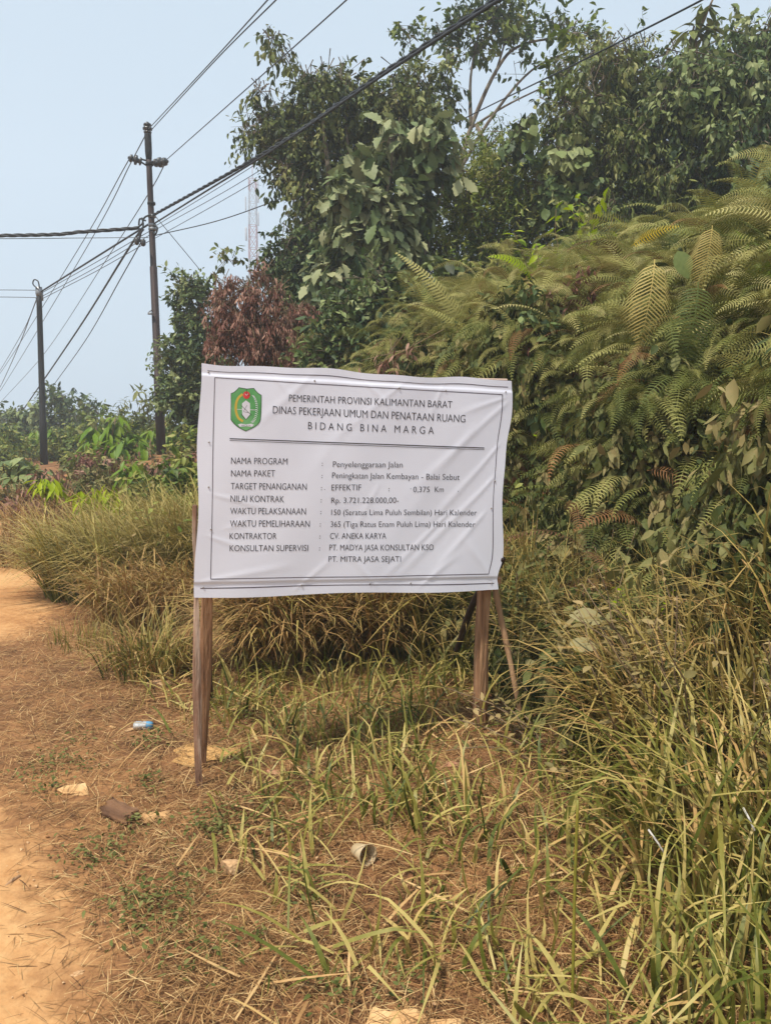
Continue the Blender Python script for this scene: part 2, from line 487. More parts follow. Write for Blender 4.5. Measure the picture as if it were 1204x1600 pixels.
def frond(n=24, wid=0.20, e0=50, e1=-50, slant=0.35, hang=0.25, pw=0.017, peak=0.35, ncut=0.06):
    """Pinnate frond arching in the YZ plane."""
    m = 10
    ang = np.radians(np.linspace(e0, e1, m))
    st = np.stack([np.zeros(m), np.cos(ang), np.sin(ang)], 1) / m
    rc = np.vstack([[0, 0, 0], np.cumsum(st, 0)])
    v, f, al = [], [], []
    for i, p in enumerate(rc):
        w = 0.006 * (1 - 0.8 * i / m)
        v += [p + [-w, 0, 0], p + [w, 0, 0]]; al += [i / m] * 2
    for i in range(m):
        a = 2 * i
        f.append((a, a + 1, a + 3, a + 2))
    for k in range(n):
        s = ncut + (1 - ncut) * (k + 0.5) / n
        q = s * m; i = min(int(q), m - 1); fr = q - i
        p = rc[i] * (1 - fr) + rc[i + 1] * fr
        tg = unit(rc[i + 1] - rc[i])
        L = wid * (min(1, (s / peak)) ** 0.5) * (max(0.04, 1 - s) / (1 - peak)) ** 0.75 if s > peak else wid * (0.55 + 0.45 * s / peak)
        up = np.array([0, -tg[2], tg[1]])
        for sg in (-1, 1):
            d1 = unit(np.array([sg, 0, 0]) + tg * slant)
            d2 = unit(d1 - up * hang * 1.6 + tg * 0.25)
            h = pw * 0.5
            a = len(v)
            v += [p - tg * h * 0.6, p + tg * h * 0.6, p + d1 * L * 0.5 - tg * h * 0.8 - up * hang * 0.05 * L, p + d1 * L * 0.5 + tg * h * 0.8 - up * hang * 0.05 * L, p + d1 * L * 0.5 + d2 * L * 0.5]
            al += [s] * 5
            f += [(a, a + 1, a + 3, a + 2), (a + 2, a + 3, a + 4)]
    return TM(v, f, al)

def blade(a0, bend, seg=6, power=1.4, twist=0.0, kink=None):
    """Grass blade: rises at a0 degrees off vertical and bends over by `bend`; unit width along X."""
    v, f, al = [], [], []
    p = np.zeros(3)
    for i in range(seg + 1):
        t = i / seg
        a = R(a0 + bend * t ** power)
        if kink and t >= kink[0]:
            a += R(kink[1])
        w = 0.5 * (0.75 + 0.25 * min(1, t * 4)) * (1 - t ** 2.2) if i < seg else 0.02
        th = twist * t
        dx = np.array([math.cos(th), math.sin(th) * math.cos(a), -math.sin(th) * math.sin(a)])
        # width direction kept near X, rolled a little about the blade
        v += [p * [0, 1, 1] + np.array([-w, 0, 0]) * dx[0], p * [0, 1, 1] + np.array([w, 0, 0]) * dx[0]]
        al += [t, t]
        p = p + np.array([0, math.sin(a), math.cos(a)]) / seg
    for i in range(seg):
        b = 2 * i
        f.append((b, b + 1, b + 3, b + 2))
    return TM(v, f, al)

LEAF_OV = [simple_leaf(0.50, 0.25, 0.15), simple_leaf(0.46, 0.4, 0.35), simple_leaf(0.42, 0.1, -0.1)]
LEAF_NAR = [simple_leaf(0.26, 0.25, 0.2), simple_leaf(0.22, 0.3, 0.4), simple_leaf(0.28, 0.2, 0.05)]
LEAF_BIG = [simple_leaf(0.48, 0.3, 0.2, (0.12, 0.3, 0.5, 0.7, 0.87)), simple_leaf(0.42, 0.35, 0.45, (0.12, 0.3, 0.5, 0.7, 0.87))]
LOBED = [lobed_leaf([(0, .02), (.10, .10), (.2, .22), (.27, .19), (.38, .36), (.46, .27), (.58, .40), (.65, .28), (.76, .32), (.84, .19), (.93, .12), (1, .005)], 0.3),
         lobed_leaf([(0, .02), (.12, .14), (.24, .28), (.31, .23), (.45, .42), (.53, .29), (.67, .38), (.75, .24), (.87, .19), (1, .005)], 0.5, 0.35),
         lobed_leaf([(0, .02), (.15, .2), (.25, .19), (.42, .36), (.52, .26), (.68, .32), (.77, .2), (.89, .15), (1, .005)], 0.15, 0.15)]
FROND = [frond(26, .21, 50, -40, hang=.2, pw=.018), frond(24, .18, 40, -75, hang=.35, pw=.017), frond(26, .22, 60, -20, hang=.28, pw=.018), frond(22, .19, 22, -70, hang=.3, pw=.018)]
FROND_FINE = [frond(28, .20, 50, -55, pw=.0145, hang=.4), frond(28, .22, 30, -80, pw=.0145, hang=.5), frond(28, .18, 60, -30, pw=.014, hang=.35)]
BLADES = [blade(4, 20), blade(8, 50), blade(10, 90), blade(14, 120), blade(20, 70), blade(3, 35, kink=(.6, 55)), blade(12, 30, kink=(.5, 80)), blade(25, 100), blade(6, 140, power=2.2), blade(30, 40)]
B_UP, B_ARCH = BLADES[:3] + [BLADES[5]], BLADES[2:4] + BLADES[6:9]
STRAW = [blade(84, 8, 3), blade(80, 20, 3), blade(88, -6, 3), blade(75, 30, 3)]

def pick(n, tms):
    return rng.integers(0, len(tms), n)

def scat(cl, tms, d, nrm, pos, scale, tint, mat):
    idx = pick(len(pos), tms)
    Rm = frames(d, nrm)
    scale = np.asarray(scale); tint = np.asarray(tint)
    for k, tm in enumerate(tms):
        s = idx == k
        cl.scatter(tm, Rm[s], pos[s], scale[s], tint[s], mat)

UP = np.array([0, 0, 1.0])

def blades(cl, tms, pos, az, L, W, tint, mat, lean=0.12):
    """Upright blades: heading az, length L, width W."""
    n = len(pos)
    d = np.stack([np.cos(az), np.sin(az), np.zeros(n)], 1) + rng.normal(size=(n, 3)) * lean
    up = np.tile(UP, (n, 1)) + rng.normal(size=(n, 3)) * lean
    idx = pick(n, tms)
    Rm = frames(d, up)
    sc = np.stack([W, L, L], 1)
    for k, tm in enumerate(tms):
        s = idx == k
        cl.scatter(tm, Rm[s], pos[s], sc[s], tint[s], mat)

# ------------------------------------------------------------------ setting: ground, road
def grid_axis(lo, hi, step, far, grow=1.25):
    a = list(np.arange(lo, hi + step / 2, step))
    s = step
    while a[-1] < far:
        s *= grow; a.append(a[-1] + s)
    s = step
    while a[0] > -far:
        s *= grow; a.insert(0, a[0] - s)
    return np.array(a)

def sheet(name, X, Y, Z, mat, kind='structure'):
    ny, nx = X.shape
    V = np.stack([X, Y, Z], -1).reshape(-1, 3)
    i = np.arange(ny * nx).reshape(ny, nx)
    q = np.stack([i[:-1, :-1], i[:-1, 1:], i[1:, 1:], i[1:, :-1]], -1).reshape(-1, 4)
    me = bpy.data.meshes.new(name)
    me.vertices.add(len(V)); me.vertices.foreach_set('co', V.astype(np.float32).ravel())
    me.loops.add(q.size); me.loops.foreach_set('vertex_index', q.astype(np.int32).ravel())
    me.polygons.add(len(q)); me.polygons.foreach_set('loop_start', (np.arange(len(q)) * 4).astype(np.int32))
    me.polygons.foreach_set('use_smooth', np.ones(len(q), bool))
    me.materials.append(mat); me.update(calc_edges=True)
    o = link_mesh(name, me)
    o['kind'] = kind
    return o

ax = grid_axis(-6, 8, 0.07, 110); ay = grid_axis(-2, 14, 0.08, 110)
GX, GY = np.meshgrid(ax, ay)
g = sheet('ground', GX, GY, hgt(GX, GY), M['soil'])
g['label'] = 'orange brown soil of the roadside and bank'; g['category'] = 'ground'

ry = np.concatenate([np.arange(-6, 14, 0.05), np.arange(14, 60, 0.5)])
t = np.linspace(0, 1, 60)
edge = road_edge(ry) + 0.44 + 0.07 * np.sin(ry * 1.7) + 0.05 * np.sin(ry * 4.1 + 1) + 0.03 * np.sin(ry * 11.3) + rng.normal(size=len(ry)) * 0.015
t = 1 - (1 - t) ** 1.6
RX = (edge - 5.9)[:, None] + t[None] * 5.9
RY = np.repeat(ry[:, None], 60, 1)
RZ = hgt(RX, RY) + 0.008 - 0.02 * ss(0.97, 1.0, t)[None] + 0.012 * np.sin(RX * 2.1) * np.sin(RY * 0.9) * ss(0.0, 0.4, -uu(RX, RY)) + 0.012 * ss(0.0, 0.4, -uu(RX, RY))
r_ = sheet('dirt_road', RX, RY, RZ, M['road'])
ea = r_.data.attributes.new('edge', 'FLOAT', 'POINT'); ea.data.foreach_set('value', ss(-.35, .40, uu(RX, RY) + spill(RY)).ravel().astype(np.float32))
r_['label'] = 'pale orange dirt road along the left'; r_['category'] = 'road'

# ------------------------------------------------------------------ notice board
BL_, BR_ = PD(304.3, 933.6, 3.34), PD(778.6, 922, 3.92)
TL_, TR_ = PD(313, 566, 3.22), PD(799, 596, 3.80)
BN = unit(np.cross(TR_ - TL_, BL_ - TL_)); BN = BN if BN[1] < 0 else -BN      # faces the camera

def bil(u, v):
    u = np.asarray(u)[..., None]; v = np.asarray(v)[..., None]
    return (TL_ * (1 - u) + TR_ * u) * (1 - v) + (BL_ * (1 - u) + BR_ * u) * v

def proj(P):
    q = P - EYE
    f = np.array([0, math.cos(PITCH), -math.sin(PITCH)]); up = np.array([0, math.sin(PITCH), math.cos(PITCH)])
    d = q @ f
    return CX + FPX * q[..., 0] / d, CY - FPX * (q @ up) / d

def px2uv(px, py):
    px = np.asarray(px, float); py = np.asarray(py, float)
    u = np.full(px.shape, .5); v = np.full(px.shape, .5); e = 1e-4
    for _ in range(8):
        a, b = proj(bil(u, v)); a1, b1 = proj(bil(u + e, v)); a2, b2 = proj(bil(u, v + e))
        J11, J12, J21, J22 = (a1 - a) / e, (a2 - a) / e, (b1 - b) / e, (b2 - b) / e
        det = J11 * J22 - J12 * J21
        dx, dy = px - a, py - b
        u = u + (J22 * dx - J12 * dy) / det; v = v + (-J21 * dx + J11 * dy) / det
    return u, v

FOLDS = [  # tension folds: u0,v0,u1,v1,width,height (m)
    (.98, .10, .62, .58, .020, .0060), (.97, .30, .70, .72, .018, .0065), (.96, .45, .58, .99, .020, .0070), (.80, .62, .55, .97, .016, .0060),
    (.93, .62, .74, .93, .018, .0060), (.62, .03, .40, .30, .016, .0040), (.55, .50, .40, .90, .020, .0035), (.32, .03, .14, .28, .020, .0045),
    (.04, .55, .22, .62, .014, .0040), (.03, .73, .16, .80, .014, .0045), (.02, .93, .30, .86, .016, .0050), (.08, .70, .15, .66, .016, .0040),
    (.75, .04, .70, .22, .014, .0045), (.48, .03, .62, .20, .014, .0045), (.20, .03, .30, .18, .014, .0040), (.97, .08, .80, .17, .014, .0050),
    (.30, .97, .42, .82, .014, .0045), (.56, .97, .44, .78, .016, .0050), (.71, .97, .86, .80, .016, .0055), (.98, .95, .84, .72, .018, .0065),
    (.10, .30, .26, .50, .024, .0028), (.45, .20, .30, .52, .028, .0030), (.88, .20, .56, .80, .030, .0035)]

def wr(u, v):
    x = u * 1.5; y = v * 1.02
    z = 0.004 * np.sin(3.1 * x + 1.0) * np.sin(2.7 * y) + 0.0022 * np.sin(7.0 * x - 5.2 * y + .4) + 0.0012 * np.sin(13 * x + 9 * y + 2)
    for (u0, v0, u1, v1, w, a) in FOLDS:
        p0 = np.array([u0 * 1.5, v0 * 1.02]); p1 = np.array([u1 * 1.5, v1 * 1.02])
        dv = p1 - p0; L = np.linalg.norm(dv); dv = dv / L
        s = (x - p0[0]) * dv[0] + (y - p0[1]) * dv[1]
        n = -(x - p0[0]) * dv[1] + (y - p0[1]) * dv[0]
        ww = w * (0.6 + 0.8 * np.clip(s / L, 0, 1))
        z = z + .27 * a * np.exp(-(n / ww) ** 2) * ss(-0.04, 0.05, s) * (1 - ss(L * .6, L * 1.1, s))
    # hem folded back along top and bottom, seen as a low step
    z = z + 0.004 * (ss(.04, .055, v) - ss(.93, .945, v))
    return z

def bsurf(u, v, off=0.0):
    # edges pulled in between the nails
    uv = np.asarray(u); vv = np.asarray(v)
    du = (0.010 * np.sin(vv * 9.0) - 0.016 * np.exp(-((vv - .93) / .06) ** 2) - 0.010 * np.exp(-((vv - .28) / .1) ** 2)) * ss(.90, 1.0, uv)
    du = du + (0.004 * np.sin(vv * 11 + 1)) * (1 - ss(0, .05, uv))
    dv = (0.006 * np.sin(uv * 12.0 + 0.5) + 0.003 * np.sin(uv * 29)) * (1 - ss(0, .07, vv)) + 0.005 * np.sin(uv * 10) * ss(.93, 1, vv)
    return bil(uv + du, vv + dv) + BN * (wr(uv, vv) + off)[..., None]

base_sign = np.array([*((BL_ + BR_) / 2)[:2], 0.0])
sign = thing('notice_board', 'white printed vinyl notice nailed to rough wooden posts in the roadside grass', 'sign', base_sign)
nu, nv = 420, 280
U, V_ = np.meshgrid(np.linspace(0, 1, nu), np.linspace(0, 1, nv))
P = bsurf(U, V_)
ii = np.arange(nu * nv).reshape(nv, nu)
q = np.stack([ii[:-1, :-1], ii[1:, :-1], ii[1:, 1:], ii[:-1, 1:]], -1).reshape(-1, 4)
me = bpy.data.meshes.new('banner')
me.from_pydata([tuple(p) for p in (P.reshape(-1, 3) - base_sign)], [], [tuple(a) for a in q])
me.polygons.foreach_set('use_smooth', np.ones(len(q), bool))
me.materials.append(M['vinyl'])
banner = link_mesh('banner', me, sign)

ZX = lambda x: 300 + x / 2.3154
ZY = lambda y: 550 + y / 2.3154

def quad_strip(cl, pts, wpx, mat, off):
    """A printed line or drawn hem crease through zoom pixels, wpx wide."""
    pts = np.asarray(pts, float)
    dense = []
    for a, b in zip(pts[:-1], pts[1:]):
        n = max(2, int(np.linalg.norm(b - a) / 7))
        for k in range(n):
            dense.append(a + (b - a) * k / n)
    dense.append(pts[-1]); dense = np.array(dense)
    tg = unit(np.gradient(dense, axis=0)); nn = np.stack([-tg[:, 1], tg[:, 0]], 1)
    a = dense + nn * wpx / 2; b = dense - nn * wpx / 2
    q = np.concatenate([a, b])
    u, v = px2uv(ZX(q[:, 0]), ZY(q[:, 1]))
    P = bsurf(u, v, off); n = len(dense)
    cl.raw(P, [(i, i + 1, n + i + 1, n + i) for i in range(n - 1)], mat)

lines = Cloud()
bt = [(81, 92), (400, 113), (760, 134), (1117, 154)]; br = [(1117, 154), (1106, 330), (1093, 540), (1075, 803)]
bb = [(1075, 803), (700, 811), (380, 815), (67, 820)]; bl = [(67, 820), (71, 600), (76, 340), (81, 92)]
for s in (bt, br, bb, bl):
    quad_strip(lines, s, 2.6, M['ink_grey'], 0.0006)
quad_strip(lines, [(52, 64), (400, 84), (700, 104), (1140, 128)], 2.4, M['ink_grey'], 0.0006)  # crease of the folded top hem, drawn in as a grey line
quad_strip(lines, [(33, 854), (380, 846), (760, 842), (1096, 838)], 3.0, M['ink_grey'], 0.0006)  # bottom hem crease, likewise drawn in grey
quad_strip(lines, [(135, 313), (500, 327), (800, 338), (1055, 347)], 3.4, M['ink'], 0.0011)
quad_strip(lines, [(135, 320), (500, 334), (800, 345), (1055, 353)], 1.7, M['ink'], 0.0011)
lines.build('ruled_and_hem_lines', banner, base_sign)

TEXT = [
    ('PEMERINTAH PROVINSI KALIMANTAN BARAT', 348, 179, 938, 203, 25), ('DINAS PEKERJAAN UMUM DAN PENATAAN RUANG', 290, 222, 985, 255, 27),
    ('B I D A N G   B I N A   M A R G A', 418, 279, 873, 297, 26),
    ('NAMA PROGRAM', 140, 404, 343, 407, 23), ('NAMA PAKET', 140, 450, 298, 450, 23), ('TARGET PENANGANAN', 139, 496, 412, 498, 23),
    ('NILAI KONTRAK', 138, 541, 331, 543, 23), ('WAKTU PELAKSANAAN', 137, 586, 409, 587, 23), ('WAKTU PEMELIHARAAN', 136, 631, 423, 632, 23),
    ('KONTRAKTOR', 135, 676, 304, 676, 22), ('KONSULTAN SUPERVISI', 135, 720, 418, 719, 22),
    ('Penyelenggaraan Jalan', 507, 416, 761, 418, 21), ('Peningkatan Jalan Kembayan - Balai Sebut', 504, 456, 966, 463, 21),
    ('EFFEKTIF', 502, 500, 610, 500, 21), ('0,375', 799, 507, 858, 507, 20), ('Km', 877, 507, 909, 507, 20),
    ('Rp. 3.721.228.000,00-', 501, 546, 746, 546, 20), ('150 (Seratus Lima Puluh Sembilan) Hari Kalender', 501, 589, 1028, 591, 20),
    ('365 (Tiga Ratus Enam Puluh Lima) Hari Kalender', 499, 632, 1022, 633, 20), ('CV. ANEKA KARYA', 497, 675, 700, 675, 21),
    ('PT. MADYA JASA KONSULTAN KSO', 495, 717, 873, 717, 21), ('PT. MITRA JASA SEJATI', 492, 758, 753, 758, 20)]
for x, y in ((468, 411), (467, 455), (465, 499), (464, 543), (463, 585), (461, 630), (460, 674), (459, 717), (711, 503)):
    TEXT.append((':', x - 1.5, y, x + 2.5, y, 0))
for x, y in ((477, 498), (790, 496), (961, 505)):
    TEXT.append(('.', x - 1.5, y, x + 1.5, y, 0))

def glyphs(body):
    cu = bpy.data.curves.new('lettering', 'FONT'); cu.body = body; cu.resolution_u = 3; cu.offset = -0.006
    o = bpy.data.objects.new('lettering', cu); COL.objects.link(o)
    me = bpy.data.meshes.new_from_object(o.evaluated_get(bpy.context.evaluated_depsgraph_get()))
    v = np.empty(len(me.vertices) * 3, np.float32); me.vertices.foreach_get('co', v); v = v.reshape(-1, 3).astype(float)
    f = [tuple(p.vertices) for p in me.polygons]
    bpy.data.objects.remove(o); bpy.data.curves.remove(cu); bpy.data.meshes.remove(me)
    return v, f

capv, _ = glyphs('H'); CAP = capv[:, 1].max()
def put_text(cl, body, x0, y0, x1, y1, cap, mat, off):
    v, f = glyphs(body)
    xa, xb = v[:, 0].min(), v[:, 0].max()
    s = (v[:, 0] - xa) / (xb - xa)
    k = (cap / CAP) if cap else (16 / CAP * (1.0))
    X = x0 + (x1 - x0) * s + v[:, 1] * k * 0.03
    Y = y0 + (y1 - y0) * s - v[:, 1] * k
    u, w = px2uv(ZX(X), ZY(Y))
    cl.raw(bsurf(u, w, off), f, mat)
for a in TEXT:
    lett = Cloud()
    put_text(lett, *a, M['ink'], 0.0011)
    lett.build('lettering', banner, base_sign)

# provincial emblem
em = Cloud()
EX = lambda x: (340 + x / 12.04 - 300) * 2.3154
EY = lambda y: (580 + y / 12.04 - 550) * 2.3154
def em_poly(pts, mat, off, center=None):
    pts = np.asarray(pts, float)
    c = pts.mean(0) if center is None else np.asarray(center)
    q = np.vstack([pts, c[None]])
    u, v = px2uv(ZX(EX(q[:, 0])), ZY(EY(q[:, 1])))
    n = len(pts)
    em.raw(bsurf(u, v, off * .45), [(i, (i + 1) % n, n) for i in range(n)], mat)
def em_line(pts, w, mat, off):
    quad_strip(em, [(EX(a), EY(b)) for a, b in pts], w / 12.04 * 2.3154, mat, off * .45)
def ell(cx, cy_, rx, ry, a0=0, a1=360, n=24):
    return [(cx + rx * math.cos(R(a)), cy_ + ry * math.sin(R(a))) for a in np.linspace(a0, a1, n)]
shield = [(395, 302), (540, 328), (675, 315), (708, 358), (742, 396), (780, 426), (820, 450), (818, 620), (812, 780), (802, 910), (785, 960), (745, 1010), (700, 1045), (650, 1075), (580, 1105), (522, 1132),
          (470, 1108), (400, 1070), (350, 1035), (305, 995), (262, 945), (240, 910), (240, 760), (243, 600), (243, 415), (300, 394), (350, 350)]
em_poly(shield, M['em_dark'], .0016, (525, 700))
c0 = np.array([528, 705.0])
em_poly([tuple(c0 + (np.array(p) - c0) * (.955, .965)) for p in shield], M['em_green'], .0022, c0)
em_line([(462, 430)] + ell(480, 690, 145, 250, 235, 125, 12) + [(470, 945)], 44, M['em_gold'], .0028)
em_poly(ell(535, 450, 66, 72), M['em_red'], .0030)
em_line([(538, 335), (536, 440)], 9, M['em_dark'], .0034)
em_line([(510, 425), (536, 455), (562, 425)], 8, M['em_white'], .0034)
em_line([(345, 716), (735, 730)], 9, M['em_white'], .0027)
em_poly([(525, 548), (600, 605), (603, 812), (525, 902), (455, 812), (453, 605)], M['em_white'], .0032)
em_line([(432, 640), (630, 832)], 9, M['em_dark'], .0036)
em_line([(440, 800), (470, 850), (525, 905), (580, 850), (612, 795)], 14, M['em_dark'], .0030)
em_line([(545, 640), (478, 760), (570, 780)], 7, M['ink_grey'], .0037)
for a in np.linspace(-62, 72, 17):
    x0, y0 = 600 + 125 * math.cos(R(a)), 700 + 270 * math.sin(R(a))
    em_line([(x0 - 20, y0 - 10), (x0 + 26, y0 + 12)], 11, M['em_white'], .0028)
em_poly([(375, 1000), (430, 985), (525, 1000), (620, 985), (675, 1005), (640, 1045), (525, 1035), (410, 1045)], M['em_white'], .0030, (525, 1015))
put_text(em, 'AKCAYA', EX(440), EY(1032), EX(612), EY(1032), 26 / 12.04 * 2.3154, M['em_dark'], .0017)
em.build('emblem', banner, base_sign)

# nails holding the banner
nail_uv = [(.02, .035), (.33, .05), (.60, .06), (.76, .06), (.975, .05), (.03, .33), (.03, .52), (.04, .70), (.965, .47), (.955, .60), (.025, .955), (.315, .955), (.535, .955), (.675, .955), (.975, .965)]
nail0 = None
for (a, b) in nail_uv:
    c = bsurf(np.array(a), np.array(b), 0.002)
    if nail0 is None:
        cl = Cloud()
        pr = [(0.0, .0022), (.0026, .0018), (.0040, .0006), (.004, -.001)]
        v, f = [], []
        ex = unit(np.cross(BN, UP)); ey = np.cross(BN, ex)
        for (r, z) in pr[1:]:
            for k in range(10):
                v.append(ex * r * math.cos(k * .6283) + ey * r * math.sin(k * .6283) + BN * z)
        v.append(BN * .0022)
        for i in range(2):
            for k in range(10):
                f.append((i * 10 + k, (i + 1) * 10 + k, (i + 1) * 10 + (k + 1) % 10, i * 10 + (k + 1) % 10))
        f += [(k, (k + 1) % 10, 30) for k in range(10)]
        cl.raw(v, f, M['nail'])
        nail0 = cl.build('nail', sign)
        o = nail0
    else:
        o = nail0.copy(); COL.objects.link(o); o.parent = sign
    o.location = tuple(c - base_sign)

# wooden frame
def plank(cl, p0, p1, w, th, mat, wob=.006, seg=10, taper=1.0, face=None):
    """Rough-sawn post: a rectangular section with slightly waney edges."""
    p0, p1 = np.asarray(p0, float), np.asarray(p1, float)
    d = unit(p1 - p0)
    fx = unit(np.cross(d, BN if face is None else face)); fy = np.cross(fx, d)
    v, f = [], []
    ph = rng.uniform(0, 6, 6)
    for i in range(seg + 1):
        t = i / seg
        c = p0 + (p1 - p0) * t
        k = 1 + (taper - 1) * t
        a = w / 2 * k; b = th / 2 * k
        j = [wob * math.sin(ph[n] + t * (7 + n * 1.7)) for n in range(6)]
        sec = [(-a + j[0], -b), (a + j[1], -b + j[2] * .4), (a + j[1], b * .6), (a * .7 + j[3], b), (-a * .8 + j[4], b), (-a + j[0], b * .5 + j[5] * .3)]
        v += [c + fx * x + fy * y for x, y in sec]
    n = 6
    for i in range(seg):
        for k in range(n):
            f.append((i * n + k, i * n + (k + 1) % n, (i + 1) * n + (k + 1) % n, (i + 1) * n + k))
    f.append(tuple(range(n))[::-1]); f.append(tuple(seg * n + k for k in range(n)))
    cl.raw(v, f, mat)

def sub(p):
    p = np.array(p); return p
back = -BN
def on_board(px, py, off):
    u, v = px2uv(np.array(px), np.array(py))
    return bil(u, v) + back * off
def part(name, p0, p1, w, th, mat, **k):
    cl = Cloud(); plank(cl, p0, p1, w, th, mat, **k)
    o = cl.build(name, sign, base_sign, smooth=False)
    return o
# left: squared post behind the sheet and a barked slab along its outer side
gl = np.array([-0.875, 3.47, -0.15])
part('post', gl, on_board(336, 600, .055), .042, .040, M['wood_post'], wob=.008)
gs = np.array([-0.838, 3.27, -0.15])
part('slab', gs, on_board(305, 790, .02), .030, .028, M['wood_pale'], taper=.6, wob=.006)
# right: post
gr = np.array([0.500, 3.93, -0.15])
part('post', gr, on_board(774, 640, .055), .056, .045, M['wood_post'], wob=.009)
part('batten', on_board(322, 582, .022), on_board(794, 600, .022), .040, .022, M['wood_batten'], face=BN)
part('batten', on_board(312, 915, .022), on_board(784, 908, .022), .040, .022, M['wood_post'], face=BN)
def stick(name, pts, r, mat):
    cl = Cloud(); P = catmull(pts, 6)
    rr = np.linspace(r[0], r[1], len(P)) * (1 + .08 * np.sin(np.arange(len(P)) * 1.7))
    tube(cl, P, rr, mat, 8)
    return cl.build(name, sign, base_sign)
stick('brace', [PY(822, 1165, 3.90), PY(800, 1050, 3.93), PY(775, 930, 3.93), PY(766, 870, 3.95)], (.013, .017), M['wood_stick'])
stick('brace', [PY(327, 1090, 4.2), PY(325, 1000, 3.9), PY(320, 900, 3.55)], (.020, .018), M['pole'])
stick('brace', [PY(700, 1060, 4.75), PY(738, 945, 4.25), PY(780, 880, 3.90), PY(781, 876, 3.86)], (.02, .02), M['pole'])

# ------------------------------------------------------------------ tree and shrub builders
class Leaves(Cloud):
    def sprays(self, blobs, tms, mat, L, dens=1.0, spl=.45, n=14, droop=.6, tint=(.2, .8), spread=.35, hang=.3, shell=.55, Lj=.42, flat=.6):
        """blobs: (centre, radii3). Twigs hung with leaves all through each blob, denser towards its outside."""
        for (c, r3) in blobs:
            c = np.asarray(c, float); r3 = np.asarray(r3, float)
            area = 4 * math.pi * (np.prod(r3) ** (2 / 3))
            ns = max(3, int(dens * area / (L * L * .30 * n) * 1.7))
            d0 = rsph(ns)
            lump = 1 + .16 * np.sin(d0[:, 0] * 7 + c[0] * 3) * np.sin(d0[:, 2] * 8 + c[2]) + .12 * np.sin(d0[:, 1] * 15 + d0[:, 2] * 11)
            rad = (shell + (1 - shell) * rnd(ns) ** .6) * lump
            p = c + d0 * r3 * rad[:, None]
            nc = max(3, ns // 7)
            kc = rng.integers(0, nc, ns)                       # twigs gather into clumps with gaps between them
            p = p[:nc][kc] * .52 + p * .48 if ns > 12 else p
            ctint = rng.normal(size=nc) * .16
            sd = unit(d0 * .8 + rng.normal(size=(ns, 3)) * .5 + np.array([0, 0, -hang]))
            ln = spl * rnd(ns, .6, 1.3)
            st = rnd(ns, tint[0], tint[1]) + ctint[kc] + rng.normal() * .05
            s = rnd(ns * n); I = np.repeat(np.arange(ns), n)
            pos = p[I] + sd[I] * (s * ln[I])[:, None] + np.array([0, 0, -1.0]) * (s ** 2 * ln[I] * hang * .5)[:, None] + rng.normal(size=(ns * n, 3)) * L * .3
            ld = unit(sd[I] * .5 + rsph(ns * n) * (spread + .5) + np.array([0, 0, -droop]))
            nr = unit(np.array([0, 0, 1.0]) * flat + d0[I] * .5 + rsph(ns * n) * .6)
            scat(self, tms, ld, nr, pos, L * rnd(ns * n, 1 - Lj, 1 + Lj) * np.exp(rng.normal(size=ns)[I] * .16), np.clip(st[I] + rng.normal(size=ns * n) * .14, 0, 1), mat)
            twig_list.append((p, sd, ln))

twig_list = []

def blobs_px(lst, y, dj=0.0, ysc=1.0):
    out = []
    for b in lst:
        px, py, rx, ry_ = b[:4]; yy = y + (b[4] if len(b) > 4 else 0) + rng.uniform(-dj, dj)
        k = yy / FPX / math.cos(PITCH)
        out.append((PY(px, py, yy), (rx * k, (rx + ry_) / 2 * k * ysc, ry_ * k)))
    return out

def limb(cl, a, b, r0, r1, mat, sag=.15, seg=8):
    a, b = np.asarray(a, float), np.asarray(b, float)
    t = np.linspace(0, 1, 9)[:, None]
    L = np.linalg.norm(b - a)
    off = rng.normal(size=3) * L * .06
    P = a + (b - a) * t + np.sin(t * math.pi) * off + UP * (np.sin(t * math.pi) * sag * L * .4) + rng.normal(size=(9, 3)) * L * .008
    tube(cl, P, np.linspace(r0, r1, 9), mat, seg)
    return P

def tree(name, label, cat, blobs, base, mat, tms, L, trunk_r=.12, group=None, fork=.45, bark='bark', twigs=True, extra=None, limbs=True, extra_limbs=(), foliage='crown', stemname='trunk', **k):
    base = np.array([base[0], base[1], float(hgt(base[0], base[1])) - .1])
    t = thing(name, label, cat, base, group)
    twig_list.clear()
    cr = Leaves()
    cr.sprays(blobs, tms, mat, L, **k)
    if extra:
        for e in extra:
            cr.sprays(*e[0], **e[1])
    cr.build(foliage, t, base)
    tr = Cloud()
    cen = np.mean([b[0] for b in blobs], 0)
    top = base + (cen - base) * np.array([.5, .5, fork]) 
    limb(tr, base, top, trunk_r, trunk_r * .65, M[bark], 0)
    for b in (blobs if limbs else ()):
        P = limb(tr, top, b[0], trunk_r * .45, trunk_r * .12, M[bark])
    for pts, r0, r1 in extra_limbs:
        P = catmull(pts, 6); tube(tr, P, np.linspace(r0, r1, len(P)), M[bark], 6)
    if twigs:
        for (p, sd, ln) in twig_list:
            m = min(len(p), 60)
            for i in rng.choice(len(p), m, replace=False):
                a = p[i] - sd[i] * ln[i] * .7
                tube(tr, [a, p[i], p[i] + sd[i] * ln[i] * .8], [trunk_r * .05 + .004, .005, .002], M[bark], 3, cap=False)
    tr.build(stemname, t, base)
    return t

# ------------------------------------------------------------------ the wood behind the bank
def gb(px, y):                                   # ground point under a pixel column
    x = (px - CX) / FPX * y / math.cos(PITCH)
    return (x, y)

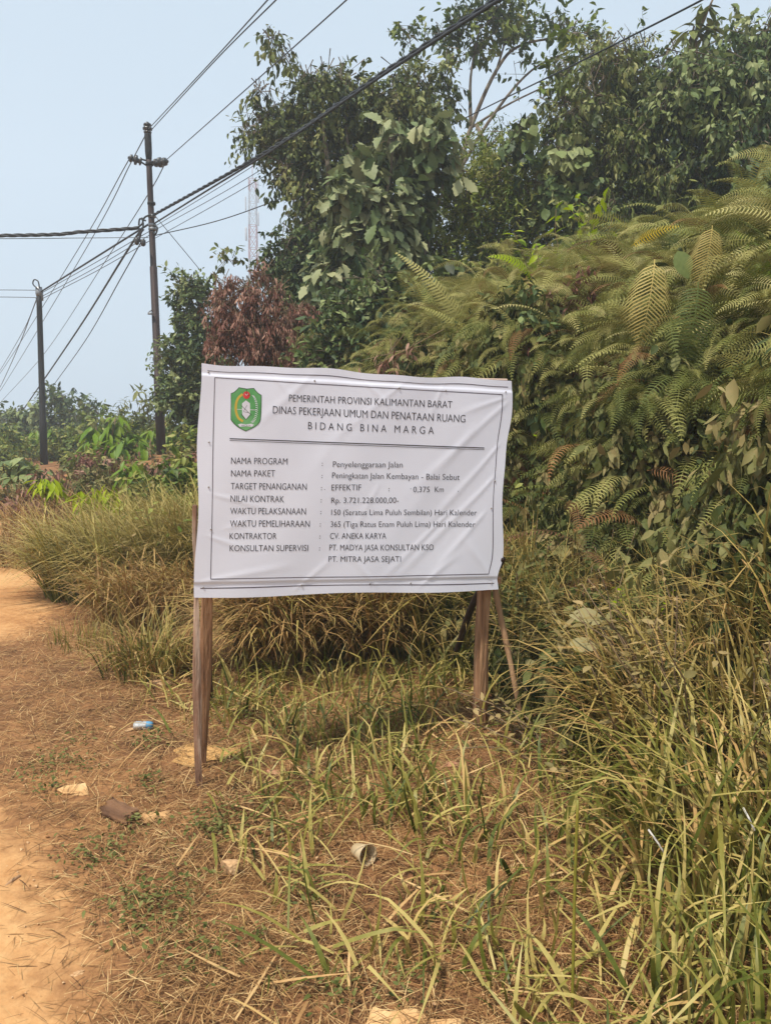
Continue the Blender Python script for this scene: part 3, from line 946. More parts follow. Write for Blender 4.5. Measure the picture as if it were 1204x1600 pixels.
tree('vine_draped_tree', 'tall dark tree hung with trailing vines, standing left of the lobed leaf tree', 'tree',
     blobs_px([(452, 175, 48, 40), (420, 200, 34, 36), (545, 140, 66, 44), (640, 135, 56, 54), (490, 125, 38, 26), (650, 200, 54, 66), (515, 205, 58, 58), (590, 190, 56, 60), (450, 225, 40, 34), (480, 260, 40, 40),
               (515, 320, 42, 66), (485, 390, 46, 52), (560, 310, 56, 76), (475, 455, 46, 56), (545, 440, 70, 76), (600, 440, 66, 76), (520, 530, 80, 60)], 15.5, dj=.6),
     gb(560, 15.5), M['dark_leaf'], LEAF_OV, .105, .17, hang=.75, droop=.7, dens=.70, spl=.42, tint=(.1, .85), shell=.55,
     extra=[((blobs_px([(420, 55, 16, 22), (445, 85, 14, 14), (405, 150, 18, 20), (388, 215, 10, 20), (446, 285, 14, 34), (465, 310, 14, 44), (705, 130, 16, 46), (710, 270, 14, 50)], 15.4), LEAF_OV, M['dark_leaf'], .12), dict(dens=.5, hang=.8, droop=.9, spl=.35, n=9))],
     extra_limbs=[([PY(470, 150, 15.5), PY(452, 100, 15.5), PY(418, 48, 15.4)], .02, .006)])
tree('lobed_leaf_tree', 'tree with large pale deeply lobed leaves in front of the dark vine draped tree', 'tree',
     blobs_px([(615, 210, 24, 24), (665, 235, 36, 24), (700, 215, 22, 18), (575, 275, 38, 34), (600, 315, 54, 42), (545, 320, 40, 46), (600, 370, 56, 40), (545, 385, 36, 36), (520, 440, 36, 44), (510, 500, 34, 30), (560, 420, 40, 36), (495, 540, 36, 30), (640, 300, 28, 36)], 12.6, ysc=.6),
     gb(585, 12.8), M['lobed'], LOBED, .25, .10, dens=1.9, spl=.35, n=7, droop=.75, hang=.3, tint=(.15, .9), flat=.9, shell=.5)
tree('bushy_tree', 'rounded small leaved green tree between the lobed leaf tree and the tall right hand trees', 'tree',
     blobs_px([(765, 245, 62, 44), (725, 300, 64, 60), (800, 300, 72, 62), (735, 375, 66, 62), (850, 350, 66, 66), (805, 400, 70, 50), (690, 420, 60, 50), (760, 440, 90, 40), (660, 360, 36, 60)], 13.6, dj=.8),
     gb(770, 13.8), M['mid_leaf'], LEAF_NAR, .095, .13, dens=.95, shell=.72, spl=.4, n=16, droop=.35, hang=.25, tint=(.15, .85))
tree('round_leaf_vine', 'grey green climber with round leaves hanging over the bushy tree', 'climber',
     blobs_px([(880, 255, 40, 34), (855, 285, 36, 34), (885, 310, 40, 44), (930, 330, 50, 40), (820, 210, 30, 26)], 12.6, ysc=.7), gb(880, 13.2), M['blue_leaf'],
     [simple_leaf(.85, .1, .15), simple_leaf(.8, .2, .3)], .15, .03, dens=.7, spl=.3, n=9, droop=.7, hang=.6, tint=(.35, .95), foliage='foliage', stemname='stem')
tree('drooping_leaf_tree', 'tall dark tree with drooping leaves right of the sky gap', 'tree',
     blobs_px([(940, 110, 54, 40), (985, 100, 44, 30), (905, 165, 48, 42), (960, 160, 72, 52), (930, 225, 66, 44), (1000, 220, 66, 56), (868, 225, 28, 30), (1040, 330, 70, 40), (980, 335, 60, 40), (1110, 335, 70, 40), (930, 345, 60, 40), (1180, 330, 60, 40), (985, 280, 76, 44), (905, 285, 50, 36), (1060, 285, 60, 50)], 13.4, dj=.9),
     gb(950, 13.6), M['dark_leaf'], LEAF_NAR + LEAF_OV[:1], .108, .15, dens=.9, shell=.72, spl=.45, droop=.95, hang=.45, tint=(.15, .8),
     extra=[((blobs_px([(905, 65, 24, 18), (850, 160, 16, 18), (880, 110, 18, 20), (1000, 66, 20, 16)], 13.4), LEAF_OV, M['mid_leaf'], .14), dict(dens=.45, spl=.3, n=9, droop=.5))])
tree('broad_leaf_tree', 'large broad leaved tree filling the upper right corner', 'tree',
     blobs_px([(1085, 125, 60, 50), (1150, 95, 66, 48), (1200, 80, 50, 40), (1070, 185, 64, 56), (1140, 165, 72, 56), (1205, 165, 60, 70), (1100, 240, 72, 50), (1180, 245, 72, 56), (1250, 130, 60, 80), (1050, 110, 30, 40), (1250, 240, 70, 80), (1140, 300, 80, 40)], 12.8, dj=.9),
     gb(1140, 13.0), M['blue_leaf'], LEAF_OV, .118, .16, dens=.85, shell=.72, spl=.5, droop=.85, hang=.4, tint=(.1, .85))
# open, thin tree with bare branches
bp = [PY(695, 330, 18), PY(715, 270, 18), PY(735, 200, 18), PY(775, 110, 18), PY(815, 70, 18), PY(905, 55, 18)]
tree('slender_tree', 'thin open tree with bare forked branches against the sky', 'tree',
     blobs_px([(765, 40, 42, 34), (825, 40, 50, 32), (725, 30, 40, 30), (880, 50, 40, 26), (790, 15, 60, 24), (640, 45, 26, 24), (690, 50, 22, 22), (870, 95, 20, 16), (925, 60, 26, 26), (810, 110, 16, 10), (755, 75, 30, 16)], 18),
     gb(700, 18), M['mid_leaf'], LEAF_OV, .135, .07, limbs=False, dens=.30, spl=.35, n=9, droop=.4, hang=.15, fork=.8, tint=(.0, .5),
     extra_limbs=[(bp, .08, .015), ([bp[1], PY(770, 180, 18), PY(830, 110, 18), PY(900, 75, 18)], .05, .01), ([bp[2], PY(735, 120, 18), PY(750, 40, 18)], .05, .01),
                  ([bp[2], PY(790, 165, 18), PY(850, 135, 18), PY(880, 115, 18)], .03, .006), ([bp[1], PY(745, 300, 18), PY(772, 303, 18)], .03, .008), ([bp[3], PY(790, 60, 18), PY(800, 10, 18)], .03, .008)])
# whorled sapling at the top edge
def whorl(cl, c, n, L, mat, droop=.4, tms=None, tilt=.4, tint=(.3, .8), up=0.0, ax=None):
    a = np.arange(n) * 2 * math.pi / n + rng.uniform(0, 6)
    d = np.stack([np.cos(a), np.sin(a), np.full(n, up) + rng.normal(size=n) * tilt - droop], 1)
    scat(cl, tms or LEAF_BIG, d, np.tile(UP, (n, 1)) + d * .3, np.tile(c, (n, 1)) + unit(d) * L * .08 + rng.normal(size=(n, 3)) * L * .12, L * rnd(n, .5, 1.15), rnd(n, *tint), mat)
def whorl_plant(name, label, cat, base, heads, n, L, mat, r=.02, droop=.4, group=None, tms=None, tint=(.3, .8), stem='twig'):
    b = np.array([base[0], base[1], float(hgt(base[0], base[1])) - .05])
    t = thing(name, label, cat, b, group)
    lv = Cloud(); st = Cloud()
    for h in heads:
        h = np.asarray(h)
        whorl(lv, h, n, L, mat, droop, tms, tint=tint)
        whorl(lv, h - UP * L * .22, n, L * 1.05, mat, droop + .35, tms, tint=tint)
        limb(st, b, h, r, r * .35, M[stem], .05, 5)
    lv.build('foliage', t, b); st.build('stem', t, b)
    return t
whorl_plant('whorled_tree', 'slim tree with whorls of long leaves poking above the upper right trees', 'tree', gb(1090, 14.5),
            [PY(1102, 6, 14.5), PY(1080, 40, 14.5), PY(1108, 42, 14.5), PY(1200, 45, 14.5)], 9, .42, M['dark_leaf'], .05, .25, tms=[simple_leaf(.3, .2, .25, (.2, .5, .8))])

tree('feathery_tree', 'small blue green tree just right of the nearer utility pole', 'tree',
     blobs_px([(293, 440, 22, 22), (310, 465, 32, 26), (290, 495, 24, 22), (330, 510, 34, 34), (285, 540, 30, 26), (320, 560, 50, 36), (285, 590, 40, 30), (255, 560, 20, 12), (330, 610, 60, 36), (280, 620, 40, 30)], 17.5),
     gb(310, 17.5), M['blue_leaf'], LEAF_OV, .11, .09, dens=.9, spl=.3, n=12, droop=.4, hang=.2, tint=(.2, .8))
tree('dark_bush', 'dense dark green bush below the lattice tower, behind the brown shrub', 'bush',
     blobs_px([(465, 378, 36, 34), (450, 425, 42, 40), (485, 440, 50, 60), (420, 410, 24, 20), (510, 510, 60, 60)], 15.0), gb(470, 15.0), M['blue_leaf'], LEAF_OV, .125, .08, dens=.9, hang=.4, droop=.7, tint=(.0, .5),
     foliage='foliage', stemname='stem', extra=[((blobs_px([(350, 412, 14, 18), (366, 408, 10, 16)], 14.5), LEAF_OV, M['dark_leaf'], .12), dict(dens=.25, n=8, spl=.3))])
tree('dead_shrub', 'dead shrub of withered reddish brown leaves above the left end of the board', 'shrub',
     blobs_px([(375, 450, 42, 26), (350, 480, 34, 34), (395, 480, 44, 38), (430, 505, 48, 38), (375, 520, 46, 34), (455, 535, 36, 34), (415, 545, 50, 30), (345, 540, 26, 24), (430, 455, 26, 14), (455, 480, 22, 22), (470, 555, 26, 24), (478, 520, 22, 24), (485, 555, 20, 20), (342, 440, 14, 14), (400, 432, 20, 14)], 11.5),
     gb(410, 11.5), M['brown_leaf'], LEAF_NAR, .08, .04, dens=.66, spl=.3, n=14, droop=1.3, hang=.6, tint=(.1, .9), foliage='foliage', stemname='stem', bark='twig', shell=.35)
tree('leafy_bush', 'dark glossy bush between the lobed leaf tree and the top of the board', 'bush',
     blobs_px([(600, 450, 44, 40), (570, 500, 48, 44), (620, 520, 56, 44), (545, 545, 50, 40), (500, 560, 40, 30), (650, 490, 44, 40)], 10.8), gb(590, 10.8), M['blue_leaf'], LEAF_OV, .11, .05, dens=.9, droop=.3, hang=.1, tint=(.1, .8), foliage='foliage', stemname='stem')
tree('pink_tipped_shrub', 'small shrub with withered pink brown leaf tips just above the board', 'shrub',
     blobs_px([(612, 560, 8, 16), (648, 548, 18, 9)], 7.6), gb(630, 7.6), M['brown_leaf'], LEAF_NAR, .09, .02, dens=.6, droop=.8, tint=(.5, 1), foliage='foliage', stemname='stem', bark='twig')

# dark undergrowth closing the gaps behind the bank
ug = Leaves()
ug.sprays([(np.array([x, y_, float(hgt(x, y_)) + z]), (1.5, 1.0, 1.1)) for x, y_, z in
           [(-3.4, 17, .8), (-2.2, 16.5, 1.2), (-1.0, 15, 1.6), (.4, 14.8, 1.6), (1.8, 14.6, 1.6), (3.2, 14.4, 1.5), (4.8, 14.2, 1.5), (6.4, 14, 1.5), (8.0, 13.6, 1.6), (-1.5, 12.6, .8), (0, 12.4, .9), (1.5, 12.2, .9), (3.0, 12, .8), (4.6, 12, .8), (6.2, 12, .9), (7.8, 11.6, .9),
            (0.8, 16, 3.0), (2.6, 15.8, 3.0), (4.6, 15.6, 3.2), (6.8, 15.4, 3.4), (-0.8, 16, 2.8), (8.8, 15, 3.4)]], LEAF_OV, M['dark_leaf'], .2, dens=.5, droop=.6, tint=(.0, .5))
tag(ug.build('undergrowth'), 'dark tangled undergrowth below the trees behind the bank', 'undergrowth', kind='stuff')

# ------------------------------------------------------------------ far left: bushes and saplings by the poles
tree('distant_bush', 'rounded hazy bush behind the farther dark pole', 'bush', blobs_px([(92, 628, 34, 22), (65, 642, 26, 22), (118, 645, 30, 24), (130, 662, 40, 30), (30, 665, 40, 30), (80, 680, 60, 40)], 34), gb(90, 34), M['blue_leaf'], LEAF_OV, .24, .1, dens=.7, spl=.6, tint=(.2, .8), foliage='foliage', stemname='stem')
tree('distant_bush', 'hazy grey green bush at the left edge beyond the road bend', 'bush', blobs_px([(10, 665, 30, 24), (-30, 660, 40, 40), (-10, 700, 40, 40)], 42), gb(0, 42), M['blue_leaf'], LEAF_OV, .28, .1, dens=.7, spl=.7, tint=(.2, .7), foliage='foliage', stemname='stem')
tree('palm_bush', 'dark spreading bush just left of the foot of the nearer pole', 'bush', blobs_px([(228, 628, 22, 14), (245, 645, 30, 20), (215, 655, 24, 16), (240, 675, 40, 30)], 24), gb(235, 24), M['dark_leaf'], LEAF_NAR, .26, .06, dens=.7, tint=(.1, .7), droop=.3, foliage='foliage', stemname='stem')
tree('distant_scrub', 'low hazy scrub on the skyline between the two poles', 'scrub', blobs_px([(180, 662, 34, 18), (150, 650, 16, 12), (200, 680, 50, 26), (140, 690, 50, 30), (285, 680, 60, 40)], 27), gb(180, 27), M['mid_leaf'], LEAF_OV, .2, .06, dens=.7, tint=(.2, .9), foliage='foliage', stemname='stem')
whorl_plant('drooping_sapling', 'bright green sapling with drooping leaflets between the two poles', 'sapling', gb(180, 19), [PY(182, 655, 19), PY(150, 668, 19), PY(200, 675, 19), PY(170, 680, 18.8), PY(145, 690, 18.8), PY(215, 690, 18.8), PY(185, 692, 18.6)], 14, .58, M['sapling'], .03, .9, 'green saplings by the poles', tms=LEAF_NAR)
whorl_plant('drooping_sapling', 'green sapling half hidden behind the foot of the nearer pole', 'sapling', gb(240, 20), [PY(237, 672, 20.5), PY(268, 675, 20.5), PY(225, 685, 20.4)], 13, .55, M['sapling'], .03, .8, 'green saplings by the poles', tms=LEAF_NAR)
whorl_plant('drooping_sapling', 'small vivid green sapling in the brown scrub in front of the nearer pole', 'sapling', gb(200, 12), [PY(196, 726, 12), PY(210, 727, 12)], 11, .32, M['sapling'], .015, .7, 'green saplings by the poles', tms=LEAF_NAR)
whorl_plant('drooping_sapling', 'pale sapling behind the farther pole', 'sapling', gb(72, 27), [PY(55, 675, 27), PY(80, 672, 27), PY(92, 680, 27)], 12, .55, M['sapling'], .03, .8, 'green saplings by the poles', tms=LEAF_NAR)
whorl_plant('lime_sapling', 'lime yellow leaflets beside the foot of the farther pole', 'sapling', gb(76, 10), [PY(64, 750, 10), PY(80, 748, 10), PY(88, 756, 10)], 9, .27, M['lime'], .012, .9, 'lime saplings', tms=LEAF_NAR)
whorl_plant('lime_sapling', 'lime green sapling with a row of hanging leaves above the grass mound', 'sapling', gb(150, 8.6), [PY(128, 772, 8.7), PY(148, 766, 8.7), PY(166, 764, 8.6), PY(180, 766, 8.6)], 9, .25, M['lime'], .012, 1.0, 'lime saplings', tms=LEAF_NAR)
whorl_plant('broad_leaved_plant', 'grey green plant with big broad leaves at the foot of the farther pole', 'plant', gb(24, 14.5), [PY(5, 728, 14.5), PY(35, 722, 14.5), PY(50, 735, 14.4), PY(20, 745, 14.2)], 8, .42, M['blue_leaf'], .03, .25, tint=(.4, .9))
sc = Leaves()
sc.sprays([(np.array([*PY(px, py, y)[:2], PY(px, py, y)[2]]), (r, r * .8, r * .55)) for px, py, y, r in
           [(140, 735, 16, .5), (160, 740, 15, .6), (215, 745, 14.5, .6), (265, 735, 14, .6), (60, 765, 14, .5), (130, 765, 13, .55), (230, 760, 12.5, .6), (285, 765, 12, .55), (185, 765, 12.4, .5), (15, 785, 12.5, .5), (120, 725, 20, .5), (225, 738, 18, .5), (312, 720, 14, .6), (190, 720, 19, .8)]],
          LEAF_NAR + LEAF_OV[:1], M['dusty'], .12, dens=.75, droop=.6, tint=(.1, 1.0), spl=.3)
sc.sprays([(PY(px, py, y), (r, r * .8, r * .5)) for px, py, y, r in [(150, 725, 15, .5), (230, 730, 13.6, .5), (280, 745, 12.6, .5), (20, 800, 11.5, .5), (100, 755, 13.4, .5), (0, 770, 12.6, .5)]], LEAF_NAR, M['brown_leaf'], .12, dens=.5, droop=.8, tint=(.2, 1.0), spl=.35)
sc.sprays([(PY(px, py, y), (r, r * .8, r * .5)) for px, py, y, r in [(215, 800, 9.6, .42), (260, 790, 9.4, .42), (175, 815, 9.4, .4), (290, 815, 8.8, .42), (230, 835, 8.8, .4)]], LEAF_OV, M['mid_leaf'], .11, dens=.7, droop=.5, tint=(.3, 1.0), spl=.28)
sc.sprays([(PY(px, py, y), (r, r * .8, r * .5)) for px, py, y, r in [(215, 880, 7.2, .18), (235, 875, 7.1, .16), (160, 815, 9.0, .16), (250, 800, 9.0, .15)]], LEAF_OV, M['dry_leaf'], .09, dens=.5, droop=.6, tint=(.4, 1.0), spl=.2, n=6)
sc.sprays([(np.array([x_, y_, float(hgt(x_, y_)) + .15]), (1.6, 1.4, .55)) for x_, y_ in [(-22, 40), (-19, 36), (-16.5, 33), (-14, 30), (-11.5, 28), (-9, 26), (-12.5, 24), (-7, 23), (-5, 27), (-8, 30), (-11, 34), (-15, 38), (-25, 46), (-20, 48), (-14, 46), (-8, 40)]],
          LEAF_OV + LEAF_NAR, M['dusty'], .2, dens=.5, droop=.5, tint=(.1, 1.0), spl=.4)
sc.sprays([(PY(px, py, y), (r, r, r * .6)) for px, py, y, r in [(10, 705, 24, .6), (70, 708, 30, 1.2), (30, 712, 29, 1.0), (60, 725, 27.5, 1.0), (110, 718, 28, 1.0), (20, 735, 22, .6), (110, 735, 24, .7), (45, 752, 18, .3), (100, 752, 18, .35), (112, 690, 27, 1.0), (165, 700, 23, .7), (205, 690, 23, .9), (275, 690, 22, .8), (318, 700, 16, .7), (140, 715, 18, .45), (85, 695, 27, .8), (235, 700, 22, .8), (0, 690, 26, 1.0), (300, 745, 11, .5), (270, 770, 10, .45)]],
          LEAF_OV, M['mid_leaf'], .13, dens=.8, droop=.5, tint=(.1, .9), spl=.35)
tag(sc.build('scrub'), 'dusty brown and green scrub between the road and the poles', 'scrub', kind='stuff')

# scrub on the far side of the road, beyond the left edge of the photograph
fs = Leaves()
fs.sprays([(np.array([road_edge(q) - w, q, .5]), (1.8, 1.8, h_)) for q, w, h_ in [(8, 8.5, .9), (11, 9, 1.3), (14, 8.5, 1.1), (17, 9.5, 1.6), (20, 8.6, 1.2), (23, 9.4, 1.8), (26, 8.6, 1.3), (29, 9.5, 1.6), (10, 12, 1.8), (14, 12.5, 2.2), (18, 13, 2.4), (22, 13, 2.2), (27, 13, 2.6)]],
          LEAF_OV + LEAF_NAR, M['mid_leaf'], .2, dens=.45, droop=.5, tint=(.0, .8), spl=.5)
tag(fs.build('undergrowth'), 'green scrub along the far side of the road', 'undergrowth', kind='stuff')

# ------------------------------------------------------------------ ferns and leaves over the bank
def frond_scatter(cl, pos, az, L, tint, mat, tms, tilt=.2):
    n = len(pos)
    d = np.stack([np.cos(az), np.sin(az), np.zeros(n)], 1)
    up = np.tile(UP, (n, 1)) + rng.normal(size=(n, 3)) * tilt
    scat(cl, tms, d, up, pos, L, tint, mat)

AZD = math.atan2(-.41, -.91)        # downslope, towards the road
def bank_points(n, xr, yr, umin, umax):
    x = rnd(n * 4, *xr); y = rnd(n * 4, *yr); u = uu(x, y)
    k = (u > umin) & (u < umax)
    x, y, u = x[k][:n], y[k][:n], u[k][:n]
    return x, y, u

ft = Cloud()
x, y, u = bank_points(9000, (-1.5, 9), (4.0, 13.5), 3.2, 11)
m_ = (u - 3.2) > rng.exponential(.45, len(u))
x, y, u = x[m_], y[m_], u[m_]
pk = .5 + .5 * np.sin(x * 1.9 + 1.3 * np.sin(y * 1.4)) * np.sin(y * 2.1 + x * .8)      # thin and thick patches
kk = rnd(len(x)) < .62 + .6 * pk
x, y, u = x[kk], y[kk], u[kk]
ptint = .22 * np.sin(x * 2.7 + y * 1.3) + .12 * np.sin(x * 6 - y * 5)
lift = rnd(len(x)) ** .8 * (.2 + .62 * ss(3.8, 5.2, u)) * (.75 + .5 * np.sin(x * 2.3 + np.sin(y * 1.9) * 2) * np.sin(y * 2.9))
b = np.stack([x, y, hgt(x, y) + lift], 1)
for k in range(3):
    n = len(b)
    az = AZD + rng.normal(size=n) * 1.5
    frond_scatter(ft, b + rng.normal(size=(n, 3)) * .06, az, rnd(n, .22, .78), np.clip(rng.normal(.5, .22, n) + ptint, 0, 1), M['fern'], FROND if k == 0 else FROND_FINE, tilt=.5)
x, y, u = bank_points(900, (-.9, 2.6), (6.0, 11.5), 3.0, 6.5)
n = len(x)
frond_scatter(ft, np.stack([x, y, hgt(x, y) + rnd(n, .3, .95)], 1), AZD + rng.normal(size=n) * 1.2, rnd(n, .3, .7), np.clip(rng.normal(.6, .22, n), 0, 1), M['fern'], FROND + FROND_FINE, tilt=.4)
x, y, u = bank_points(520, (.2, 4.5), (3.8, 8.5), 2.9, 3.7)
n = len(x)
frond_scatter(ft, np.stack([x, y, hgt(x, y) + rnd(n, .25, .55)], 1), AZD + rng.normal(size=n) * .8, rnd(n, .3, .62), np.clip(rng.normal(.35, .22, n), 0, 1), M['fern'], [FROND[1], FROND[3], FROND_FINE[1]], tilt=.4)
n = 110
x, y, u = bank_points(n, (0, 7), (4.5, 9), 2.9, 4.8)
n = len(x)
frond_scatter(ft, np.stack([x, y, hgt(x, y) + rnd(n, .1, .8)], 1), AZD + rng.normal(size=n) * .8, rnd(n, .4, .7), rnd(n), M['fern_dead'], FROND_FINE + FROND[:2])
tag(ft.build('fern_thicket'), 'thick olive green tangle of ferns smothering the bank', 'ferns', kind='stuff')

# individual fern plants standing out of the thicket
fern_me = []
for s in range(6):
    c = Cloud()
    n = 5 + s
    az = AZD + rng.normal(size=n) * .95
    frond_scatter(c, rng.normal(size=(n, 3)) * .05, az, rnd(n, .6, 1.2), rnd(n, .1, .8), M['fern'], [FROND[1], FROND[3], FROND_FINE[1]] if s % 2 == 0 else FROND + FROND_FINE, .35)
    fern_me.append(c.mesh('fern'))
def veg_point(px, py, thick):
    r = ray(px, py); t = 4.0
    while t < 25:
        p = EYE + r * t
        if uu(p[0], p[1]) > 2.2 and p[2] < hgt(p[0], p[1]) + thick:
            return p
        t += .03
    return None
fi = 0
for i in range(900):
    px, py = rng.uniform(790, 1215), rng.uniform(360, 690)
    if py < 600 - (px - 700) * .45 or fi >= 80:
        continue
    p = veg_point(px, py, .25 + .4 * rng.random())
    if p is None or p[1] > 12:
        continue
    o = link_mesh('fern', fern_me[fi % 6]); fi += 1
    o.location = tuple(p); s = rng.uniform(.22, .72); o.scale = (s, s, s)
    o.rotation_euler = (rng.uniform(-.4, .5), rng.uniform(-.5, .4), rng.uniform(-1.0, 1.0))
    tag(o, 'olive green fern arching out of the fern covered bank', 'fern', 'ferns on the bank')

def one_frond(name, label, px, py, y, px2, py2, L, mat, tm, roll=0.0, tint=.6, cat='fern frond'):
    """A single frond from its root pixel towards its tip pixel."""
    if y is None:                                   # lies on top of the thicket
        q = veg_point((px + px2) / 2, (py + py2) / 2, 1.02); y = float(q[1]) - .05
    a = PY(px, py, y); b_ = PY(px2, py2, y - .15)
    d = unit(b_ - a)
    c = Cloud()
    n = unit(np.array([roll, -.75, .65]))
    c.scatter(tm, frames(d[None], n[None]), np.zeros((1, 3)), np.array([L]), np.array([tint]), M[mat])
    o = c.build(name); o.location = tuple(a)
    return tag(o, label, cat)
P0 = frond(40, .13, 28, -30, pw=.018, slant=.3, hang=.6)
one_frond('palm_frond', 'long arching olive frond leaning left above the top edge of the board', 745, 560, 8.3, 640, 420, 1.45, 'fern', P0, tint=.75)
one_frond('palm_frond', 'second long arching frond, lower and closer to the board top', 790, 590, 8.0, 660, 480, 1.2, 'fern', P0, tint=.55)
one_frond('palm_frond', 'upright feathery frond at the left end of the fern bank', 700, 560, 8.6, 655, 430, 1.0, 'fern', frond(36, .16, 20, -40, pw=.02), tint=.4)
W_ = frond(22, .42, 10, -45, slant=.7, hang=.5, pw=.022, peak=.4)
one_frond('tan_frond', 'large dried tan frond hanging fan shaped on the fern bank', 1022, 405, None, 1012, 490, .62, 'fern_tan', W_, tint=.7)
one_frond('tan_frond', 'narrow dried tan frond hanging near the right edge', 1112, 352, None, 1100, 440, .45, 'fern_tan', W_, tint=.4)
one_frond('yellow_frond', 'bright yellow frond on top of the fern bank', 985, 385, None, 1040, 362, .36, 'fern_yellow', frond(18, .3, 20, -20), tint=.5)
one_frond('dead_fern_frond', 'rusty brown dead frond curling on the lower fern bank', 1010, 735, 5.0, 1090, 770, .5, 'fern_dead', FROND[1], tint=.6)
one_frond('dark_fern_frond', 'dark green feathery frond below the large tan frond', 1090, 440, None, 1075, 560, .75, 'fern', frond(30, .26, 15, -60, pw=.022), tint=.05)
one_frond('lime_frond', 'bright yellow green frond left of the fern bank top', 830, 440, None, 760, 400, .5, 'lime', frond(18, .2, 40, -40, pw=.05), tint=.4)
# round grey leaf
gl_ = Cloud()
gl_.scatter(simple_leaf(.7, .1, .1, (.1, .3, .5, .7, .9)), frames(np.array([[.35, -.2, -.9]]), np.array([[0, -.9, .4]])), np.zeros((1, 3)), np.array([.20]), np.array([.6]), M['blue_leaf'])
o = gl_.build('round_leaf'); o.location = tuple(PY(1058, 392, float(veg_point(1058, 400, 1.02)[1]) - .1)); tag(o, 'smooth rounded grey green leaf right of the large tan frond', 'leaf')

# lime twigs
def twig_plant(name, label, cat, base, tips, L, mat, n=12, r=.012, tms=None, group=None, droop=.25, tint=(.2, .9), stem='twig'):
    b = np.array([base[0], base[1], float(hgt(base[0], base[1])) - .05])
    t = thing(name, label, cat, b, group)
    lv, st = Cloud(), Cloud()
    for tip in tips:
        tip = np.asarray(tip)
        P = limb(st, b, tip, r, r * .25, M[stem], .1, 5)
        s = np.linspace(.45, 1, n)
        pos = np.stack([np.interp(s, np.linspace(0, 1, 9), P[:, j]) for j in range(3)], 1)
        tg = unit(P[-1] - P[-4]); sd = unit(np.cross(tg, UP) + rng.normal(size=3) * .2)
        sg = np.where(np.arange(n) % 2 == 0, 1, -1)[:, None]
        d = sd * sg + tg * .5 + rng.normal(size=(n, 3)) * .25 + np.array([0, 0, -droop])
        scat(lv, tms or LEAF_OV, d, np.tile(UP, (n, 1)) + rng.normal(size=(n, 3)) * .3, pos, L * rnd(n, .7, 1.2), rnd(n, *tint), mat)
    lv.build('foliage', t, b); st.build('stem', t, b)
    return t
twig_plant('lime_shrub', 'bright lime leaved young shrub along the top of the fern bank', 'shrub', gb(890, 9.0),
           [PY(805, 362, 8.6), PY(840, 380, 8.6), PY(870, 328, 8.9), PY(905, 303, 8.9), PY(945, 298, 8.9), PY(930, 328, 8.8), PY(955, 340, 8.7), PY(860, 395, 8.4), PY(890, 318, 8.9)], .13, M['lime'], 16, droop=.5, tint=(.0, .8))
twig_plant('lime_shrub', 'small lime leaved shoots low on the fern bank beside the board', 'shrub', gb(860, 7.6), [PY(790, 500, 7.8), PY(850, 560, 7.2), PY(905, 505, 7.4), PY(880, 450, 8.2), PY(800, 530, 7.6), PY(840, 680, 6.2)], .08, M['lime'], 14, tint=(.0, .6))
twig_plant('green_sprig', 'glossy green sprig low on the bank right of the board', 'plant', gb(925, 5.6), [PY(905, 775, 5.4), PY(930, 785, 5.4), PY(950, 780, 5.4)], .12, M['sapling'], 8, tint=(.2, .7))
twig_plant('creeper', 'fine bright green creeper dangling low on the right of the bank', 'creeper', gb(1160, 5.4), [PY(1150, 780, 5.0), PY(1135, 860, 4.9), PY(1145, 820, 4.9)], .045, M['lime'], 24, tint=(.0, .6))

twig_plant('leafy_weed', 'pale dry leaved shoots growing out of the loose grass mound left of the board', 'weed', gb(215, 6.9), [PY(190, 850, 6.8), PY(215, 868, 6.7), PY(237, 862, 6.7), PY(252, 880, 6.6), PY(205, 838, 6.9), PY(228, 885, 6.6)], .085, M['dry_leaf'], 9, tint=(.3, 1.0))
twig_plant('leafy_weed', 'green leaved shoots on top of the grass mounds below the lime sapling', 'weed', gb(200, 7.6), [PY(150, 800, 7.6), PY(185, 792, 7.5), PY(212, 800, 7.4), PY(240, 788, 7.4), PY(265, 800, 7.3), PY(285, 815, 7.0), PY(225, 820, 7.2)], .10, M['mid_leaf'], 12, tint=(.3, 1.0))

# dusty leaves low on the bank
lb = Leaves()
x, y, u = bank_points(1050, (-1.2, 7), (3.4, 11), 2.5, 3.9)
bl_ = [(np.array([a, c, float(hgt(a, c)) + rng.uniform(.0, .4)]), (.27, .27, .25)) for a, c in zip(x, y)]
lb.sprays(bl_, LEAF_OV + LEAF_NAR[:1], M['dusty'], .085, dens=.36, spl=.25, n=9, droop=1.1, tint=(.0, .8), hang=.5, flat=.3)
x, y, u = bank_points(70, (-.8, 8), (4.4, 11), 3.4, 7.5)
for q, (mm, tm_, L_) in enumerate([(M['mid_leaf'], LEAF_OV, .075), (M['dusty'], LEAF_NAR, .10), (M['sapling'], LEAF_OV, .06), (M['brown_leaf'], LEAF_NAR, .08), (M['blue_leaf'], LEAF_OV, .10)]):
    lb.sprays([(np.array([a, c, float(hgt(a, c)) + rng.uniform(.15, .55)]), (.22, .22, .24)) for a, c in zip(x[q::5], y[q::5])], tm_, mm, L_, dens=.45, spl=.22, n=8, droop=.6, tint=(.1, .9), hang=.3)
tag(lb.build('bank_foliage'), 'dusty leafy plants matted over the foot of the bank', 'foliage', kind='stuff')

